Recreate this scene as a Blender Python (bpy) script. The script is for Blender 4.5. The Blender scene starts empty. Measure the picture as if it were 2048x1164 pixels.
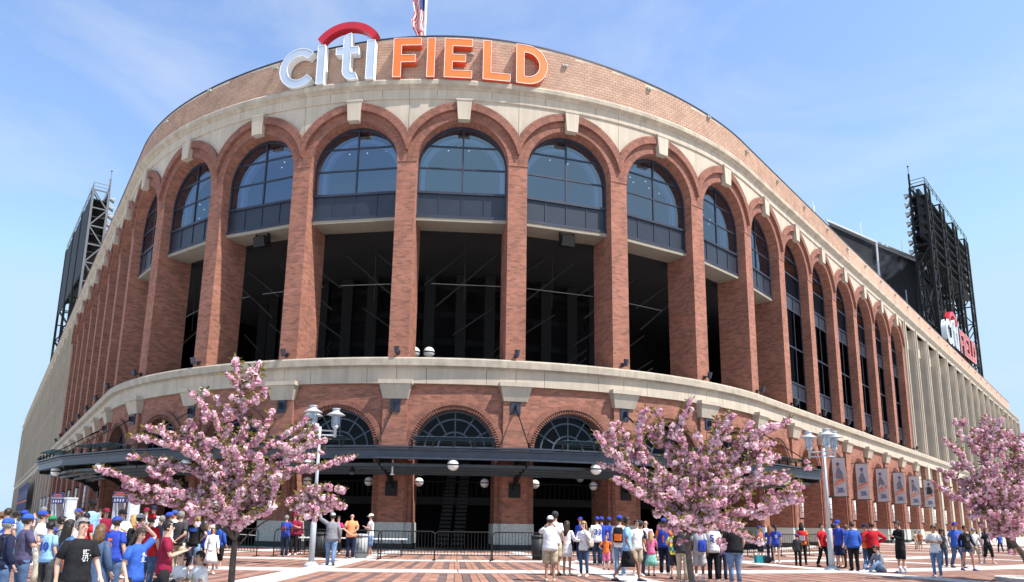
import bpy, bmesh, math, random
import numpy as np
from mathutils import Vector, Matrix
random.seed(7); rng = np.random.default_rng(7)
R_ = math.radians
scene = bpy.context.scene
COL = scene.collection

# ------------------------------------------------------------------ camera
CAM_H = 1.45
F_PX, PITCH, ROLL, CY = 1429.05, 0.1930388, 0.0139005, 767.697
cam_d = bpy.data.cameras.new('camera'); cam = bpy.data.objects.new('camera', cam_d); COL.objects.link(cam)
scene.camera = cam
cam_d.sensor_width = 36.0; cam_d.lens = 36.0 * F_PX / 2048.0
cam_d.shift_y = (CY - 582.0) / 2048.0
cam_d.clip_start = 0.2; cam_d.clip_end = 8000
cam.matrix_world = (Matrix.Translation((0, 0, CAM_H)) @ Matrix.Rotation(math.pi/2 + PITCH, 4, 'X')
                    @ Matrix.Rotation(ROLL, 4, 'Z'))

# ------------------------------------------------------------------ light
SUN_EL, SUN_AZ = R_(58), R_(60)          # azimuth measured from -Y (towards the camera) to +X (right)
sun_dir = Vector((math.sin(SUN_AZ)*math.cos(SUN_EL), -math.cos(SUN_AZ)*math.cos(SUN_EL), math.sin(SUN_EL)))
sd = bpy.data.lights.new('sun', 'SUN'); sd.energy = 4.3; sd.angle = R_(0.53); sd.color = (1.0, 0.95, 0.88)
sun = bpy.data.objects.new('sun', sd); COL.objects.link(sun)
sun.rotation_euler = sun_dir.to_track_quat('Z', 'Y').to_euler()
sun.location = sun_dir*200
world = bpy.data.worlds.new('World'); scene.world = world; world.use_nodes = True
wn, wl = world.node_tree.nodes, world.node_tree.links
wn.clear()
w_out = wn.new('ShaderNodeOutputWorld'); w_bg = wn.new('ShaderNodeBackground')
sky = wn.new('ShaderNodeTexSky'); sky.sky_type = 'NISHITA'; sky.sun_disc = False
sky.sun_elevation = SUN_EL; sky.sun_rotation = math.pi/2 + (math.pi/2 - SUN_AZ)
sky.altitude = 0; sky.air_density = 1.0; sky.dust_density = 0.6; sky.ozone_density = 1.6
# thin high cirrus mixed into the sky
tc = wn.new('ShaderNodeTexCoord'); mp = wn.new('ShaderNodeMapping'); mp.inputs['Scale'].default_value = (1.3, 1.1, 3.2)
mp.inputs['Rotation'].default_value = (0.2, 0.35, 0.5)
nz = wn.new('ShaderNodeTexNoise'); nz.inputs['Scale'].default_value = 2.1; nz.inputs['Detail'].default_value = 7
nz.inputs['Roughness'].default_value = 0.58; nz.inputs['Distortion'].default_value = 0.7
rmp = wn.new('ShaderNodeValToRGB'); rmp.color_ramp.elements[0].position = 0.46; rmp.color_ramp.elements[1].position = 0.86
rmp.color_ramp.elements[0].color = (0, 0, 0, 1); rmp.color_ramp.elements[1].color = (0.55, 0.55, 0.55, 1)
mx = wn.new('ShaderNodeMixRGB'); mx.inputs['Color2'].default_value = (2.75, 3.0, 3.4, 1)
hsv = wn.new('ShaderNodeMixRGB'); hsv.blend_type = 'MULTIPLY'; hsv.inputs['Fac'].default_value = 1.0
hsv.inputs['Color2'].default_value = (1.0, 1.0, 1.04, 1)
wl.new(tc.outputs['Generated'], mp.inputs['Vector']); wl.new(mp.outputs[0], nz.inputs['Vector'])
wl.new(nz.outputs['Fac'], rmp.inputs['Fac']); wl.new(rmp.outputs['Color'], mx.inputs['Fac'])
lim = wn.new('ShaderNodeMixRGB'); lim.blend_type = 'DARKEN'; lim.inputs['Fac'].default_value = 1.0; lim.inputs['Color2'].default_value = (1.95, 2.72, 3.5, 1)   # soft pale blue horizon, no white glare
wl.new(sky.outputs['Color'], hsv.inputs['Color1']); wl.new(hsv.outputs['Color'], lim.inputs['Color1']); wl.new(lim.outputs['Color'], mx.inputs['Color1'])
wl.new(mx.outputs['Color'], w_bg.inputs['Color']); w_bg.inputs['Strength'].default_value = 0.15
wl.new(w_bg.outputs[0], w_out.inputs['Surface'])
vs = scene.view_settings
vs.view_transform = 'Standard'; vs.look = 'None'; vs.exposure = 1.0; vs.gamma = 1.0; vs.use_curve_mapping = False

# ------------------------------------------------------------------ materials
def nmat(name):
    m = bpy.data.materials.new(name); m.use_nodes = True
    nt = m.node_tree; b = nt.nodes['Principled BSDF']
    return m, nt, b
MATS = {}
def mat(name, col, rough=0.65, metal=0.0, var=0.12, scale=6.0, bump=0.0, spec=0.3, streak=0.0):
    if name in MATS: return MATS[name]
    m, nt, b = nmat(name); n, l = nt.nodes, nt.links
    tcn = n.new('ShaderNodeTexCoord'); no = n.new('ShaderNodeTexNoise')
    no.inputs['Scale'].default_value = scale; no.inputs['Detail'].default_value = 5
    l.new(tcn.outputs['Object'], no.inputs['Vector'])
    r = n.new('ShaderNodeValToRGB')
    r.color_ramp.elements[0].position = 0.3; r.color_ramp.elements[1].position = 0.7
    r.color_ramp.elements[0].color = tuple(c*(1-var) for c in col) + (1,)
    r.color_ramp.elements[1].color = tuple(min(1, c*(1+var)) for c in col) + (1,)
    l.new(no.outputs['Fac'], r.inputs['Fac']); l.new(r.outputs['Color'], b.inputs['Base Color'])
    if streak:      # rain streaks and grime running down the face
        mpn = n.new('ShaderNodeMapping'); mpn.inputs['Scale'].default_value = (1.6, 1.6, 0.10)
        gm = n.new('ShaderNodeNewGeometry'); n2 = n.new('ShaderNodeTexNoise'); n2.inputs['Scale'].default_value = 1.5; n2.inputs['Detail'].default_value = 7; n2.inputs['Roughness'].default_value = .65
        l.new(gm.outputs['Position'], mpn.inputs['Vector']); l.new(mpn.outputs[0], n2.inputs['Vector'])
        m2 = n.new('ShaderNodeMapRange'); m2.inputs['From Min'].default_value = .35; m2.inputs['From Max'].default_value = .62; m2.inputs['To Min'].default_value = 1-streak; m2.inputs['To Max'].default_value = 1.04
        l.new(n2.outputs['Fac'], m2.inputs['Value']); mm = n.new('ShaderNodeMixRGB'); mm.blend_type = 'MULTIPLY'; mm.inputs['Fac'].default_value = 1
        l.new(r.outputs['Color'], mm.inputs['Color1']); l.new(m2.outputs[0], mm.inputs['Color2']); l.new(mm.outputs[0], b.inputs['Base Color'])
    b.inputs['Roughness'].default_value = rough; b.inputs['Metallic'].default_value = metal
    b.inputs['Specular IOR Level'].default_value = spec
    if bump:
        bp = n.new('ShaderNodeBump'); bp.inputs['Strength'].default_value = bump; bp.inputs['Distance'].default_value = 0.02
        l.new(no.outputs['Fac'], bp.inputs['Height']); l.new(bp.outputs[0], b.inputs['Normal'])
    MATS[name] = m
    return m
def cmat(c, rough=0.85):          # plain cloth / paint colour
    key = 'cloth_%02x%02x%02x' % tuple(int(max(0, min(1, x))*255) for x in c)
    return mat(key, c, rough, 0, 0.2, 11.0, 0.9, 0.15)
def brick_mat(name, c1, c2, mortar, bw, bh, swap=False, ms=0.008, offs=0.5):
    m, nt, b = nmat(name); n, l = nt.nodes, nt.links
    uv = n.new('ShaderNodeUVMap')
    br = n.new('ShaderNodeTexBrick'); br.offset = offs; br.squash = 1
    br.inputs['Scale'].default_value = 1.0; br.inputs['Brick Width'].default_value = bw; br.inputs['Row Height'].default_value = bh
    br.inputs['Mortar Size'].default_value = ms; br.inputs['Mortar Smooth'].default_value = 0.2; br.inputs['Bias'].default_value = -0.25
    br.inputs['Color1'].default_value = c1 + (1,); br.inputs['Color2'].default_value = c2 + (1,); br.inputs['Mortar'].default_value = mortar + (1,)
    l.new(uv.outputs[0], br.inputs['Vector'])
    no = n.new('ShaderNodeTexNoise'); no.inputs['Scale'].default_value = 0.55; no.inputs['Detail'].default_value = 6
    tcn = n.new('ShaderNodeTexCoord'); l.new(tcn.outputs['Object'], no.inputs['Vector'])
    mr = n.new('ShaderNodeMapRange'); mr.inputs['From Min'].default_value = 0.25; mr.inputs['From Max'].default_value = 0.75
    mr.inputs['To Min'].default_value = 0.8; mr.inputs['To Max'].default_value = 1.16
    l.new(no.outputs['Fac'], mr.inputs['Value'])
    mu = n.new('ShaderNodeMixRGB'); mu.blend_type = 'MULTIPLY'; mu.inputs['Fac'].default_value = 1
    l.new(br.outputs['Color'], mu.inputs['Color1']); l.new(mr.outputs[0], mu.inputs['Color2'])
    g2 = n.new('ShaderNodeNewGeometry'); mp2 = n.new('ShaderNodeMapping'); mp2.inputs['Scale'].default_value = (2.2, 2.2, 7.0); n3 = n.new('ShaderNodeTexNoise'); n3.inputs['Scale'].default_value = 1.0; n3.inputs['Detail'].default_value = 3
    l.new(g2.outputs['Position'], mp2.inputs['Vector']); l.new(mp2.outputs[0], n3.inputs['Vector'])
    m3 = n.new('ShaderNodeMapRange'); m3.inputs['From Min'].default_value = .3; m3.inputs['From Max'].default_value = .7; m3.inputs['To Min'].default_value = .86; m3.inputs['To Max'].default_value = 1.14
    l.new(n3.outputs['Fac'], m3.inputs['Value']); mu2 = n.new('ShaderNodeMixRGB'); mu2.blend_type = 'MULTIPLY'; mu2.inputs['Fac'].default_value = 1
    l.new(mu.outputs[0], mu2.inputs['Color1']); l.new(m3.outputs[0], mu2.inputs['Color2'])
    l.new(mu2.outputs[0], b.inputs['Base Color']); b.inputs['Roughness'].default_value = 0.85
    b.inputs['Specular IOR Level'].default_value = 0.2
    bp = n.new('ShaderNodeBump'); bp.inputs['Strength'].default_value = 0.5; bp.inputs['Distance'].default_value = 0.012; bp.invert = True
    l.new(br.outputs['Fac'], bp.inputs['Height']); l.new(bp.outputs[0], b.inputs['Normal'])
    MATS[name] = m
    return m
BRICK = brick_mat('red_brick', (0.335, 0.138, 0.096), (0.165, 0.076, 0.060), (0.25, 0.168, 0.132), 0.36, 0.125)
SOLDIER = brick_mat('soldier_brick', (0.315, 0.127, 0.088), (0.168, 0.073, 0.058), (0.12, 0.073, 0.063), 0.32, 0.095, ms=0.014, offs=0.0)
def rnd_mat(name, c1, c2, rough=0.85, attr=True):
    m, nt, b = nmat(name); n, l = nt.nodes, nt.links
    mixn = n.new('ShaderNodeMixRGB'); mixn.inputs['Color1'].default_value = c1+(1,); mixn.inputs['Color2'].default_value = c2+(1,)
    if attr:
        a = n.new('ShaderNodeAttribute'); a.attribute_name = 'tint'; l.new(a.outputs['Fac'], mixn.inputs['Fac'])
    else:
        a = n.new('ShaderNodeObjectInfo'); l.new(a.outputs['Random'], mixn.inputs['Fac'])
    no = n.new('ShaderNodeTexNoise'); no.inputs['Scale'].default_value = 1.2; no.inputs['Detail'].default_value = 6
    geo = n.new('ShaderNodeNewGeometry'); l.new(geo.outputs['Position'], no.inputs['Vector'])
    mr = n.new('ShaderNodeMapRange'); mr.inputs['From Min'].default_value = 0.3; mr.inputs['From Max'].default_value = 0.7
    mr.inputs['To Min'].default_value = 0.85; mr.inputs['To Max'].default_value = 1.12
    l.new(no.outputs['Fac'], mr.inputs['Value'])
    mu = n.new('ShaderNodeMixRGB'); mu.blend_type = 'MULTIPLY'; mu.inputs['Fac'].default_value = 1
    l.new(mixn.outputs[0], mu.inputs['Color1']); l.new(mr.outputs[0], mu.inputs['Color2'])
    l.new(mu.outputs[0], b.inputs['Base Color']); b.inputs['Roughness'].default_value = rough; b.inputs['Specular IOR Level'].default_value = 0.2
    MATS[name] = m
    return m
BLOCK_S = rnd_mat('tan_block_joined', (0.43, 0.28, 0.21), (0.385, 0.24, 0.178))
BLOCK_I = rnd_mat('tan_block', (0.43, 0.28, 0.21), (0.385, 0.24, 0.178), attr=False)
MORTAR = mat('block_mortar', (0.60, 0.49, 0.40), 0.9, var=0.08, scale=1.2)
TANWALL = brick_mat('tan_block_far', (0.46, 0.30, 0.225), (0.41, 0.26, 0.195), (0.5, 0.38, 0.30), 0.42, 0.2)
STONE = mat('cast_stone', (0.45, 0.385, 0.315), 0.8, var=0.09, scale=0.7, bump=0.05, streak=.13)
STONE2 = mat('cast_stone_cornice', (0.40, 0.345, 0.28), 0.85, var=0.16, scale=1.4, bump=0.08, streak=.17)
GRANITE = mat('grey_granite', (0.47, 0.485, 0.46), 0.7, var=0.22, scale=14)
PLINTH = mat('dark_plinth', (0.035, 0.035, 0.038), 0.6)
NAVYM = mat('navy_metal', (0.03, 0.036, 0.06), 0.42, 0.2, 0.15, 2.0, 0, 0.5)
NAVYP = mat('navy_panel', (0.026, 0.032, 0.050), 0.35, 0.2, 0.1, 1.0, 0, 0.5)
CANO = mat('canopy_steel', (0.05, 0.06, 0.085), 0.38, 0.35, 0.15, 2.0, 0, 0.5)
CANOL = mat('canopy_louvre', (0.05, 0.064, 0.075), 0.4, 0.3, 0.15, 2.0, 0, 0.5)
JOINT = mat('dark_joint', (0.09, 0.08, 0.07), 0.95)
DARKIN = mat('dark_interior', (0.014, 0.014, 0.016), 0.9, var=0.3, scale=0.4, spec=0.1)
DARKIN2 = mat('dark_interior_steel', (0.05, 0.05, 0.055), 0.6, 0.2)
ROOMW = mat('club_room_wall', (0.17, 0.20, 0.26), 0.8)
WHITEP = mat('white_paint', (0.78, 0.79, 0.80), 0.5, var=0.05)
BLACKM = mat('black_metal', (0.012, 0.012, 0.013), 0.6, 0.0, 0.2, 4.0, 0, 0.25)
STEELG = mat('galvanised_steel', (0.42, 0.44, 0.46), 0.4, 0.6, 0.12, 3.0, 0, 0.5)
LAMPP = mat('silver_grey_paint', (0.42, 0.445, 0.485), 0.45, 0.05, 0.06, 2.0, 0, 0.5)
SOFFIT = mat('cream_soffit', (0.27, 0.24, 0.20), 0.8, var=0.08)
GLOBE = mat('opal_globe', (0.72, 0.73, 0.72), 0.25, 0, 0.03, 2.0, 0, 0.5)
CONC = mat('white_concrete', (0.49, 0.475, 0.45), 0.85, var=0.16, scale=1.6, bump=0.08)
def glass_mat(name, tint, refl, rough=0.02, rcol=(0.85, 0.92, 1.0)):
    m = bpy.data.materials.new(name); m.use_nodes = True; nt = m.node_tree; n, l = nt.nodes, nt.links; n.clear()
    o = n.new('ShaderNodeOutputMaterial'); mixs = n.new('ShaderNodeMixShader'); t = n.new('ShaderNodeBsdfTransparent'); g = n.new('ShaderNodeBsdfGlossy')
    t.inputs['Color'].default_value = tint+(1,); g.inputs['Roughness'].default_value = rough; g.inputs['Color'].default_value = rcol+(1,)
    mixs.inputs['Fac'].default_value = refl
    l.new(t.outputs[0], mixs.inputs[1]); l.new(g.outputs[0], mixs.inputs[2]); l.new(mixs.outputs[0], o.inputs['Surface'])
    MATS[name] = m; return m
GLASS = glass_mat('window_glass', (0.30, 0.39, 0.60), 0.23, 0.02, (0.72, 0.86, 1.0))
DGLASS = glass_mat('dark_glass', (0.06, 0.07, 0.09), 0.014)
CGLASS = glass_mat('canopy_glass', (0.35, 0.5, 0.46), 0.22)
LGLASS = glass_mat('lantern_glass', (0.75, 0.8, 0.85), 0.25, 0.15)

# ------------------------------------------------------------------ mesh helpers
class MB:
    def __init__(s): s.v = []; s.f = []; s.uv = []; s.mi = []; s.col = []
    def face(s, pts, uv=None, m=0, c=None):
        i = len(s.v); s.v += [tuple(p) for p in pts]; s.f.append(tuple(range(i, i+len(pts))))
        s.uv.append(uv or [(p[0], p[2]) for p in pts]); s.mi.append(m); s.col.append(c if c is not None else 0.0)
    def box(s, x0, x1, y0, y1, z0, z1, m=0, T=None, c=None):
        P = [(x0,y0,z0),(x1,y0,z0),(x1,y1,z0),(x0,y1,z0),(x0,y0,z1),(x1,y0,z1),(x1,y1,z1),(x0,y1,z1)]
        if T is not None: P = [tuple(T @ Vector(p)) for p in P]
        i = len(s.v); s.v += P
        for q, ax in (((0,1,5,4),'xz'),((1,2,6,5),'yz'),((2,3,7,6),'xz'),((3,0,4,7),'yz'),((4,5,6,7),'xy'),((3,2,1,0),'xy')):
            s.f.append(tuple(i+k for k in q)); s.mi.append(m); s.col.append(c if c is not None else 0.0)
            a, b = {'x':0,'y':1,'z':2}[ax[0]], {'x':0,'y':1,'z':2}[ax[1]]
            s.uv.append([(P[k][a], P[k][b]) for k in q])
    def bar(s, a, b, w, h=None, m=0, up=(0,0,1)):
        a, b = Vector(a), Vector(b); d = b-a; L = d.length
        if L < 1e-6: return
        d /= L; u = Vector(up)
        if abs(d.dot(u)) > 0.97: u = Vector((0,1,0)) if abs(d.y) < .9 else Vector((1,0,0))
        x = d.cross(u).normalized(); z = x.cross(d).normalized()
        T = Matrix((( x.x, d.x, z.x, a.x),(x.y, d.y, z.y, a.y),(x.z, d.z, z.z, a.z),(0,0,0,1)))
        h = h or w
        s.box(-w/2, w/2, 0, L, -h/2, h/2, m, T)
    def loft(s, rings, m=0, cap=True, uvs=1.0):
        n = len(rings[0]); i = len(s.v)
        for r in rings: s.v += [tuple(p) for p in r]
        for k in range(len(rings)-1):
            for j in range(n):
                a, b = i+k*n+j, i+k*n+(j+1) % n
                s.f.append((a, b, b+n, a+n)); s.mi.append(m); s.col.append(0.0)
                s.uv.append([(j/n, k), ((j+1)/n, k), ((j+1)/n, k+1), (j/n, k+1)])
        if cap:
            s.f.append(tuple(i+j for j in reversed(range(n)))); s.mi.append(m); s.col.append(0.0); s.uv.append([(0, 0)]*n)
            e = i+(len(rings)-1)*n
            s.f.append(tuple(e+j for j in range(n))); s.mi.append(m); s.col.append(0.0); s.uv.append([(0, 0)]*n)
    def tube(s, pts, rad, n=8, m=0, cap=True):
        pts = [Vector(p) for p in pts]; rings = []
        if not hasattr(rad, '__len__'): rad = [rad]*len(pts)
        up = None
        for k, p in enumerate(pts):
            d = (pts[min(k+1, len(pts)-1)] - pts[max(k-1, 0)])
            if d.length < 1e-7: d = Vector((0,0,1))
            d.normalize()
            if up is None:
                up = Vector((0,0,1)) if abs(d.z) < .9 else Vector((0,-1,0))
            x = d.cross(up)
            if x.length < 1e-5: x = d.orthogonal()
            x.normalize(); y = x.cross(d).normalized(); up = y
            rings.append([p + rad[k]*(math.cos(2*math.pi*j/n)*x + math.sin(2*math.pi*j/n)*y) for j in range(n)])
        s.loft(rings, m, cap)
    def lathe(s, prof, n=16, c=(0,0,0), m=0, cap=True):
        s.loft([[(c[0]+r*math.cos(2*math.pi*j/n), c[1]+r*math.sin(2*math.pi*j/n), c[2]+z) for j in range(n)] for r, z in prof], m, cap)
    def sphere(s, c, r, n=14, k=8, m=0, sc=(1,1,1)):
        s.loft([[(c[0]+sc[0]*r*math.sin(math.pi*a/k)*math.cos(2*math.pi*j/n), c[1]+sc[1]*r*math.sin(math.pi*a/k)*math.sin(2*math.pi*j/n),
                  c[2]-sc[2]*r*math.cos(math.pi*a/k)) for j in range(n)] for a in [0.08]+list(range(1, k))+[k-0.08]], m)
    def prism(s, poly, y0, y1, m=0, m_side=None):        # polygon in xz, extruded along y (y0 = front)
        n = len(poly); ms = m if m_side is None else m_side
        s.face([(x, y0, z) for x, z in poly], None, m)
        s.face([(x, y1, z) for x, z in reversed(poly)], None, m)
        for i in range(n):
            (x0, z0), (x1, z1) = poly[i], poly[(i+1) % n]
            s.face([(x0, y0, z0), (x0, y1, z0), (x1, y1, z1), (x1, y0, z1)], None, ms)
    def mesh(s, name, mats, smooth=False, tint=False):
        me = bpy.data.meshes.new(name)
        me.from_pydata(s.v, [], s.f)
        for m in (mats if isinstance(mats, (list, tuple)) else [mats]): me.materials.append(m)
        me.polygons.foreach_set('material_index', s.mi)
        ul = me.uv_layers.new(name='UVMap')
        flat = [c for f in s.uv for p in f for c in p]
        if len(flat) == 2*len(me.loops): ul.data.foreach_set('uv', flat)
        if tint:
            at = me.attributes.new('tint', 'FLOAT', 'FACE'); at.data.foreach_set('value', s.col)
        if smooth:
            me.polygons.foreach_set('use_smooth', [True]*len(me.polygons))
        me.update()
        return me
def link(name, me, parent=None, loc=(0,0,0), rz=0.0, smooth_angle=None, **props):
    o = bpy.data.objects.new(name, me); COL.objects.link(o)
    o.location = loc; o.rotation_euler = (0, 0, rz)
    if parent is not None: o.parent = parent
    for k, v in props.items():
        if v is not None: o[k] = v
    return o
def thing(name, label, cat, loc=(0,0,0), rz=0.0, group=None, me=None):
    return link(name, me, None, loc, rz, label=label, category=cat, group=group)
def struct(name, me, parent=None, **k): return link(name, me, parent, kind='structure', **k)
def copy_tree(o, parent=None, **props):
    c = o.copy(); COL.objects.link(c)
    if parent is not None: c.parent = parent
    for k, v in props.items(): c[k] = v
    for ch in list(o.children): copy_tree(ch, c)
    return c

# ------------------------------------------------------------------ plan of the stadium front
BW, RAD, PHI, X0 = 6.774722, 30.094978, 0.0437310, -6.562108       # bay width, rotunda radius, axis angle, apex x
HALF = 4*BW/RAD
AXV = Vector((math.sin(PHI), math.cos(PHI))); RTV = Vector((math.cos(PHI), -math.sin(PHI)))
CEN = Vector((X0, 40.0)) + RAD*AXV
def fac(s, o=0.0):                 # s counted in bays along the front, o metres outwards -> plan point
    L = (s+.5)*BW; th = max(-HALF, min(HALF, L/RAD)); ex = L - th*RAD
    n = -AXV*math.cos(th) + RTV*math.sin(th); t = AXV*math.sin(th) + RTV*math.cos(th)
    return CEN + (RAD+o)*n + ex*t
def ang(s):
    L = (s+.5)*BW; th = max(-HALF, min(HALF, L/RAD)); t = AXV*math.sin(th) + RTV*math.cos(th)
    return math.atan2(t.y, t.x)
def ray(px, py):
    X = (px-1024)/F_PX; Y = -(py-CY)/F_PX
    cr, sr = math.cos(ROLL), math.sin(ROLL); X, Y = cr*X - sr*Y, sr*X + cr*Y
    c, s = math.cos(PITCH), math.sin(PITCH)
    return Vector((X, c-Y*s, s+Y*c))
def gz(x, y):                       # the plaza falls a little towards the street
    t = max(0.0, min(1.0, (17.3-y)/6.5)); return -0.30*t*t*(3-2*t)
def gp(px, py):                     # plaza point seen at a photograph position (feet of people, posts)
    r = ray(px, py); t = -CAM_H/r.z; return Vector((r.x*t, r.y*t, 0))
def at_d(px, d, py=1047): r = ray(px, py); return Vector((r.x/r.y*d, d, CAM_H + r.z/r.y*d))
def Fm(curved):
    if curved: return lambda u, o, z: ((RAD+o)*math.sin(u/RAD), RAD-(RAD+o)*math.cos(u/RAD), z)
    return lambda u, o, z: (u, -o, z)
def fbox(mb, F, u0, u1, o0, o1, z0, z1, n=1, m=0, ends=True, back=False):
    us = [u0+(u1-u0)*i/n for i in range(n+1)]
    for a, b in zip(us[:-1], us[1:]):
        mb.face([F(a,o1,z0),F(b,o1,z0),F(b,o1,z1),F(a,o1,z1)], [(a,z0),(b,z0),(b,z1),(a,z1)], m)
        mb.face([F(a,o1,z1),F(b,o1,z1),F(b,o0,z1),F(a,o0,z1)], [(a,o1),(b,o1),(b,o0),(a,o0)], m)
        mb.face([F(a,o0,z0),F(b,o0,z0),F(b,o1,z0),F(a,o1,z0)], [(a,o0),(b,o0),(b,o1),(a,o1)], m)
        if back: mb.face([F(b,o0,z0),F(a,o0,z0),F(a,o0,z1),F(b,o0,z1)], [(b,z0),(a,z0),(a,z1),(b,z1)], m)
    if ends:
        mb.face([F(u0,o0,z0),F(u0,o1,z0),F(u0,o1,z1),F(u0,o0,z1)], [(o0,z0),(o1,z0),(o1,z1),(o0,z1)], m)
        mb.face([F(u1,o1,z0),F(u1,o0,z0),F(u1,o0,z1),F(u1,o1,z1)], [(o1,z0),(o0,z0),(o0,z1),(o1,z1)], m)
def arch_front(mb, F, r, zc, zt, hw, o, m=0, n=20, zb=None):
    """wall at offset o over |u|<hw from arch (or zb beside it) up to zt"""
    us = sorted(set([-hw, -r] + [-r*math.cos(math.pi*i/n) for i in range(n+1)] + [r, hw]))
    zf = lambda u: zc + math.sqrt(max(0, r*r-u*u)) if abs(u) < r else zc
    for a, b in zip(us[:-1], us[1:]):
        if b-a < 1e-6: continue
        za, zbb = zf(a), zf(b)
        if abs(a+b)/2 > r and zb is not None: za = zbb = zb
        mb.face([F(a,o,za),F(b,o,zbb),F(b,o,zt),F(a,o,zt)], [(a,za),(b,zbb),(b,zt),(a,zt)], m)
def arch_reveal(mb, F, r, zc, o0, o1, m=0, n=24, a0=0.0, a1=math.pi):
    for i in range(n):
        a, b = a0+(a1-a0)*i/n, a0+(a1-a0)*(i+1)/n
        p = [(r*math.cos(a), zc+r*math.sin(a)), (r*math.cos(b), zc+r*math.sin(b))]
        mb.face([F(p[0][0],o1,p[0][1]),F(p[1][0],o1,p[1][1]),F(p[1][0],o0,p[1][1]),F(p[0][0],o0,p[0][1])],
                [(o1,a*r),(o1,b*r),(o0,b*r),(o0,a*r)], m)
def arch_ring(mb, F, r0, r1, zc, o0, o1, a0, a1, n=28, m=0, clamp=None, edge=True):
    def P(r, a):
        x = r*math.cos(a)
        if clamp: x = max(-clamp, min(clamp, x))
        return x, zc+r*math.sin(a)
    for i in range(n):
        a, b = a0+(a1-a0)*i/n, a0+(a1-a0)*(i+1)/n; rm = (r0+r1)/2
        A, B, C, D = P(r0,a), P(r1,a), P(r1,b), P(r0,b)
        mb.face([F(A[0],o1,A[1]),F(B[0],o1,B[1]),F(C[0],o1,C[1]),F(D[0],o1,D[1])],
                [(r0-r0,a*rm),(r1-r0,a*rm),(r1-r0,b*rm),(r0-r0,b*rm)], m)
        mb.face([F(D[0],o1,D[1]),F(D[0],o0,D[1]),F(A[0],o0,A[1]),F(A[0],o1,A[1])], [(0,b*r0),(o1-o0,b*r0),(o1-o0,a*r0),(0,a*r0)], m)
        if edge: mb.face([F(B[0],o1,B[1]),F(B[0],o0,B[1]),F(C[0],o0,C[1]),F(C[0],o1,C[1])], [(0,a*r1),(o1-o0,a*r1),(o1-o0,b*r1),(0,b*r1)], m)
    for a in (a0, a1):
        A, B = P(r0,a), P(r1,a)
        mb.face([F(A[0],o0,A[1]),F(A[0],o1,A[1]),F(B[0],o1,B[1]),F(B[0],o0,B[1])], [(0,0),(0,.2),(.3,.2),(.3,0)], m)

# ------------------------------------------------------------------ ground
def apply_gz(mb): mb.v = [(x, y, z+gz(x, y)) for x, y, z in mb.v]
mb = MB()
xs = [-3000,-400,-120,-60,-30,-15,0,15,30,60,120,400,3000]; ys = [-3000,-200,-40,0,6,8,10,11,12,13,14,15,16,17,18,30,45,70,120,400,3000]
for a, b in zip(xs[:-1], xs[1:]):
    for c, d in zip(ys[:-1], ys[1:]): mb.face([(a,c,-.04),(b,c,-.04),(b,d,-.04),(a,d,-.04)])
apply_gz(mb)
struct('ground', mb.mesh('ground', mat('ground_concrete', (0.5, 0.485, 0.46), 0.9, var=0.12, scale=0.4)))
def polar(s, o): return fac_c(s, o)
def fac_c(s, o):                    # paving pattern keeps radiating from the rotunda centre
    th = (s+.5)*BW/RAD
    return CEN + (RAD+o)*(-AXV*math.cos(th) + RTV*math.sin(th))
# white concrete bands: rings and spokes, cut into slabs with open joints
SP0, SPK, SPW = -0.38, 0.833, 0.045
RINGS = [(0.3, 1.8), (4.7, 5.6), (11.0, 12.1), (17.0, 18.35), (24.6, 26.0)]
plaza = struct('plaza', None)
mb = MB(); slab_i = 0; slabs = []
def arcquad(mb, s0, s1, o0, o1, z0, z1, c=0.0, n=1):
    for i in range(n):
        a, b = s0+(s1-s0)*i/n, s0+(s1-s0)*(i+1)/n
        P = [fac_c(a,o1), fac_c(b,o1), fac_c(b,o0), fac_c(a,o0)]
        top = [(p.x,p.y,z1) for p in P]; bot = [(p.x,p.y,z0) for p in P]
        mb.face(top, [(p.x,p.y) for p in P], 0, c)
        for k in range(4):
            j = (k+1) % 4
            mb.face([bot[k],bot[j],top[j],top[k]], [(0,0),(1,0),(1,.1),(0,.1)], 0, c)
def vis(s, o):
    p = fac_c(s, o); return p.y > 7 and abs(p.x) < 0.75*p.y+3
slab_list = []
for o0, o1 in RINGS:
    k = -9
    while k < 12:
        for q in range(4):
            a = SP0+k*SPK + SPK*q/4; b = a+SPK/4
            if vis((a+b)/2, (o0+o1)/2): slab_list.append((a+.002, b-.002, o0, o1))
        k += 1
rl = [0.3]+[v for r in RINGS for v in r]
for k in range(-9, 12):
    sc = SP0+k*SPK
    for (a0, a1), (b0, b1) in zip(RINGS[:-1], RINGS[1:]):
        nn = 3
        for q in range(nn):
            o0 = a1+(b0-a1)*q/nn+.01; o1 = a1+(b0-a1)*(q+1)/nn-.01
            if vis(sc, o0) : slab_list.append((sc-SPW, sc+SPW, o0, o1))
slab_list.sort(key=lambda t: fac_c((t[0]+t[1])/2, t[3]).length)
for i, t in enumerate(slab_list[:300]):
    m2 = MB(); arcquad(m2, t[0], t[1], t[2], t[3], -.03, .006, n=2); apply_gz(m2)
    link('slab', m2.mesh('slab', CONC), plaza)
if len(slab_list) > 300:
    m2 = MB()
    for t in slab_list[300:]: arcquad(m2, t[0], t[1], t[2], t[3], -.03, .006, n=2)
    apply_gz(m2); link('far_slabs', m2.mesh('far_slabs', CONC), plaza, kind='stuff')
PAV_R = (rnd_mat('red_paver', (0.345, 0.19, 0.142), (0.255, 0.125, 0.092)), rnd_mat('red_paver_single', (0.345, 0.19, 0.142), (0.255, 0.125, 0.092), attr=False))
PAV_D = (rnd_mat('charcoal_paver', (0.17, 0.112, 0.104), (0.11, 0.077, 0.075)), rnd_mat('charcoal_paver_single', (0.17, 0.112, 0.104), (0.11, 0.077, 0.075), attr=False))
pavs = []
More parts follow.
